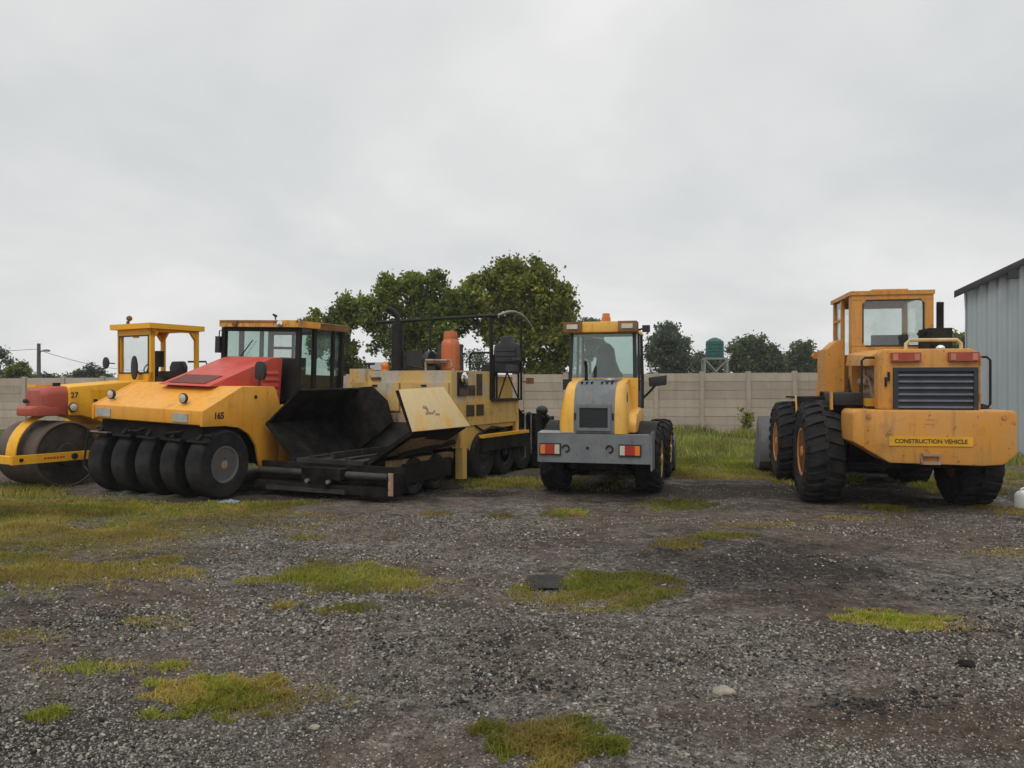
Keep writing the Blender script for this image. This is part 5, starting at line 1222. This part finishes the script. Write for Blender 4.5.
# rear body and drum
m = MB(); m.box(-3.6, -1.55, -.62, .62, .72, 1.72, .05); m.build('rear_body', 'eye', Em)
drum(-2.6)
# cab frame with canopy
m = MB(); XF, XB, Y1, YN = -1.58, -2.54, .56, -.44
m.box(XF - .04, XF + .02, YN, Y1, 1.70, 1.93, .015); m.box(XF - .04, XF + .02, YN, Y1, 2.62, 2.74, .015)
for s, ys in ((1, Y1), (-1, YN)):
    m.box(XF - .06, XF + .02, min(ys, ys - s * .08), max(ys, ys - s * .08), 1.70, 2.74, .015)
    m.box(XB - .04, XB + .03, ys - .035, ys + .035, 1.70, 2.74, .015)
    m.box(XB, XF, ys - .03, ys + .03, 2.70, 2.738, .006)
    m.prism([(XB + .03, 2.74), (XB + .18, 2.74), (XB + .03, 2.55)], 'y', ys - .03, ys + .03, .006)
    m.prism([(XF - .06, 2.74), (XF - .16, 2.74), (XF - .06, 2.60)], 'y', ys - .03, ys + .03, .006)
    m.prism([(ys, 2.74), (ys - s * .16, 2.74), (ys, 2.55)], 'x', XB - .03, XB + .02, .006)
m.prism([(-.04, 2.65), (.20, 2.65), (.13, 2.58), (.03, 2.58)], 'x', XF - .03, XF + .015, .006)
cab = m.build('cab_frame', 'eye', Em)
m = MB(); m.box(XB - .12, XF + .12, YN - .09, Y1 + .10, 2.742, 2.84, .02); m.build('canopy', 'eye', cab)
pane('windscreen', [(XF - .01, Y1 - .05, 1.93), (XF - .01, YN + .05, 1.93), (XF - .01, YN + .05, 2.62), (XF - .01, Y1 - .05, 2.62)], cab, 'glass')
m = MB()
for (y0, y1, z0, z1) in ((-.38, .49, 1.915, 1.94), (-.38, .49, 2.605, 2.63), (-.395, -.37, 1.93, 2.62), (.475, .50, 1.93, 2.62)): m.box(XF + .012, XF + .03, y0, y1, z0, z1, .004)
m.build('window_seal', 'blkp', cab)
m = MB(); m.cyl((XF + .02, -.12, 2.85), (XF + .02, -.12, 2.90), .03, n=10); m.ball((XF + .02, -.08, 2.95), .055); m.build('beacon', 'roofbr', Em)
for (y, z, hz) in ((.26, 2.02, .22), (-.60, 2.12, .11)):
    m = MB(); m.tube([(XF + .03, y + (.1 if y < 0 else 0), z - hz + .1), (XF + .14, y, z)], .012, 6)
    m.loft([[(XF + .12 + .05 * q, y + .085 * sc_ * math.cos(a), z + hz * sc_ * math.sin(a)) for a in [k * math.pi / 8 for k in range(16)]] for q, sc_ in ((0, .8), (.3, 1), (.9, 1), (1, .85))]); m.build('mirror', 'blkp', Em)
m = MB(); m.box(-2.55, -2.2, -.22, .26, 1.85, 1.97, .04); m.loft([[(-2.52 - .1 * q, a, z) for a, z in ((-.2, 1.9), (.2, 1.9), (.23, 2.05), (.16, 2.17), (-.16, 2.17), (-.23, 2.05))] for q in (0, 1)], .03); m.box(-2.4, -2.1, -.15, .15, 1.7, 1.86, .01); m.build('operator_seat', 'seat', Em)
m = MB(); m.box(-2.20, -2.10, -.16, .06, 2.05, 2.36, .03); m.tube([(-2.1, -.1, 1.72), (-2.15, -.08, 2.1)], .04, 8); m.build('control_column', 'blk', Em)
m = MB(); m.tube([(-1.72, .1, 1.72), (-1.85, .1, 2.02)], .03, 8); m.tube([(-1.87 - .06 * math.cos(a), .1 + .17 * math.sin(a), 2.03 + .1 * math.cos(a)) for a in [k * math.pi / 8 for k in range(17)]], .014, 6); m.build('steering_wheel', 'blk', Em)
m = MB(); m.tube([(-2.4, .5, 2.15), (-2.75, .58, 2.16), (-2.8, .58, 2.05), (-2.8, .58, 1.7)], .018, 8); m.build('handrail', 'blk', Em)

# ------------------------------------------------------------------ sky, sun, camera
W_ = bpy.data.worlds.new('World'); sc.world = W_; W_.use_nodes = True
nt = W_.node_tree
bg = nt.nodes['Background']
EL, AZ = 52, 205       # sun behind the camera, a little to the left, veiled by cloud
sky = N(nt, 'ShaderNodeTexSky'); sky.sky_type = 'NISHITA'; sky.sun_disc = False
sky.sun_elevation = R(EL); sky.sun_rotation = R(AZ); sky.dust_density = 2.0
tc = N(nt, 'ShaderNodeTexCoord'); sp3 = N(nt, 'ShaderNodeSeparateXYZ'); nt.links.new(tc.outputs['Generated'], sp3.inputs[0])
zz = N(nt, 'ShaderNodeMath', operation='MAXIMUM'); nt.links.new(sp3.outputs['Z'], zz.inputs[0]); zz.inputs[1].default_value = 0
za = N(nt, 'ShaderNodeMath', operation='ADD'); nt.links.new(zz.outputs[0], za.inputs[0]); za.inputs[1].default_value = .30
dx = N(nt, 'ShaderNodeMath', operation='DIVIDE'); nt.links.new(sp3.outputs['X'], dx.inputs[0]); nt.links.new(za.outputs[0], dx.inputs[1])
dy = N(nt, 'ShaderNodeMath', operation='DIVIDE'); nt.links.new(sp3.outputs['Y'], dy.inputs[0]); nt.links.new(za.outputs[0], dy.inputs[1])
cb = N(nt, 'ShaderNodeCombineXYZ'); nt.links.new(dx.outputs[0], cb.inputs[0]); nt.links.new(dy.outputs[0], cb.inputs[1])
n1 = tex(nt, 1.05, 6, .52, cb.outputs[0], .25)
n2 = tex(nt, .30, 4, .5, cb.outputs[0], .1)
mixn = N(nt, 'ShaderNodeMath', operation='MULTIPLY_ADD'); mixn.inputs[1].default_value = .6
nt.links.new(n1, mixn.inputs[0])
m2 = N(nt, 'ShaderNodeMath', operation='MULTIPLY'); m2.inputs[1].default_value = .4; nt.links.new(n2, m2.inputs[0]); nt.links.new(m2.outputs[0], mixn.inputs[2])
cl = ramp(nt, mixn.outputs[0], [(.38, (.57, .592, .60)), (.5, (.69, .695, .692)), (.61, (.83, .82, .81))])
# cloud deck grows brighter overhead
mr = N(nt, 'ShaderNodeMapRange'); mr.inputs['From Min'].default_value = .42; mr.inputs['From Max'].default_value = .9; mr.inputs['To Min'].default_value = 1.0; mr.inputs['To Max'].default_value = 1.55
nt.links.new(sp3.outputs['Z'], mr.inputs['Value'])
vm = N(nt, 'ShaderNodeVectorMath', operation='SCALE'); nt.links.new(cl, vm.inputs[0]); nt.links.new(mr.outputs[0], vm.inputs['Scale'])
v10 = N(nt, 'ShaderNodeVectorMath', operation='SCALE'); nt.links.new(vm.outputs[0], v10.inputs[0]); v10.inputs['Scale'].default_value = 11.3
mx = mixc(nt, .96, sky.outputs[0], v10.outputs[0])
nt.links.new(mx, bg.inputs['Color']); bg.inputs['Strength'].default_value = .1
sl = bpy.data.lights.new('Sun', 'SUN'); sl.energy = 1.0; sl.angle = R(25); sl.color = (1, .95, .88)
so = bpy.data.objects.new('sun', sl); COL.objects.link(so)
saz = R(AZ)
sd = Vector((math.sin(saz) * math.cos(R(EL)), math.cos(saz) * math.cos(R(EL)), math.sin(R(EL))))
so.rotation_euler = (-sd).to_track_quat('-Z', 'Y').to_euler(); so.location = (0, 0, 30)

hz = MB().box(-110, 110, -20, 130, -1.2, 14, 0).build('haze', 'white'); hz['kind'] = 'stuff'; hz['label'] = 'thin pale grey haze over the yard and the far trees'
hm = bpy.data.materials.new('haze'); hm.use_nodes = True; hnt = hm.node_tree; hnt.nodes.remove(hnt.nodes['Principled BSDF'])
pv = hnt.nodes.new('ShaderNodeVolumePrincipled'); pv.inputs['Density'].default_value = HAZE; pv.inputs['Color'].default_value = (.86, .89, .92, 1)
hnt.links.new(pv.outputs[0], hnt.nodes['Material Output'].inputs['Volume']); hz.data.materials.clear(); hz.data.materials.append(hm)
cd = bpy.data.cameras.new('Camera'); cd.sensor_width = 36; cd.lens = 790 / 1024 * 36; cd.clip_end = 3000
co = bpy.data.objects.new('camera', cd); COL.objects.link(co); co.location = (0, 0, 1.7); co.rotation_euler = (R(90), 0, 0)
sc.camera = co
vs = sc.view_settings
vs.view_transform = 'Standard'; vs.look = 'None'; vs.exposure = 0; vs.gamma = 1; vs.use_curve_mapping = False
sc.cycles.max_bounces = 6; sc.cycles.transparent_max_bounces = 12; sc.cycles.use_denoising = True
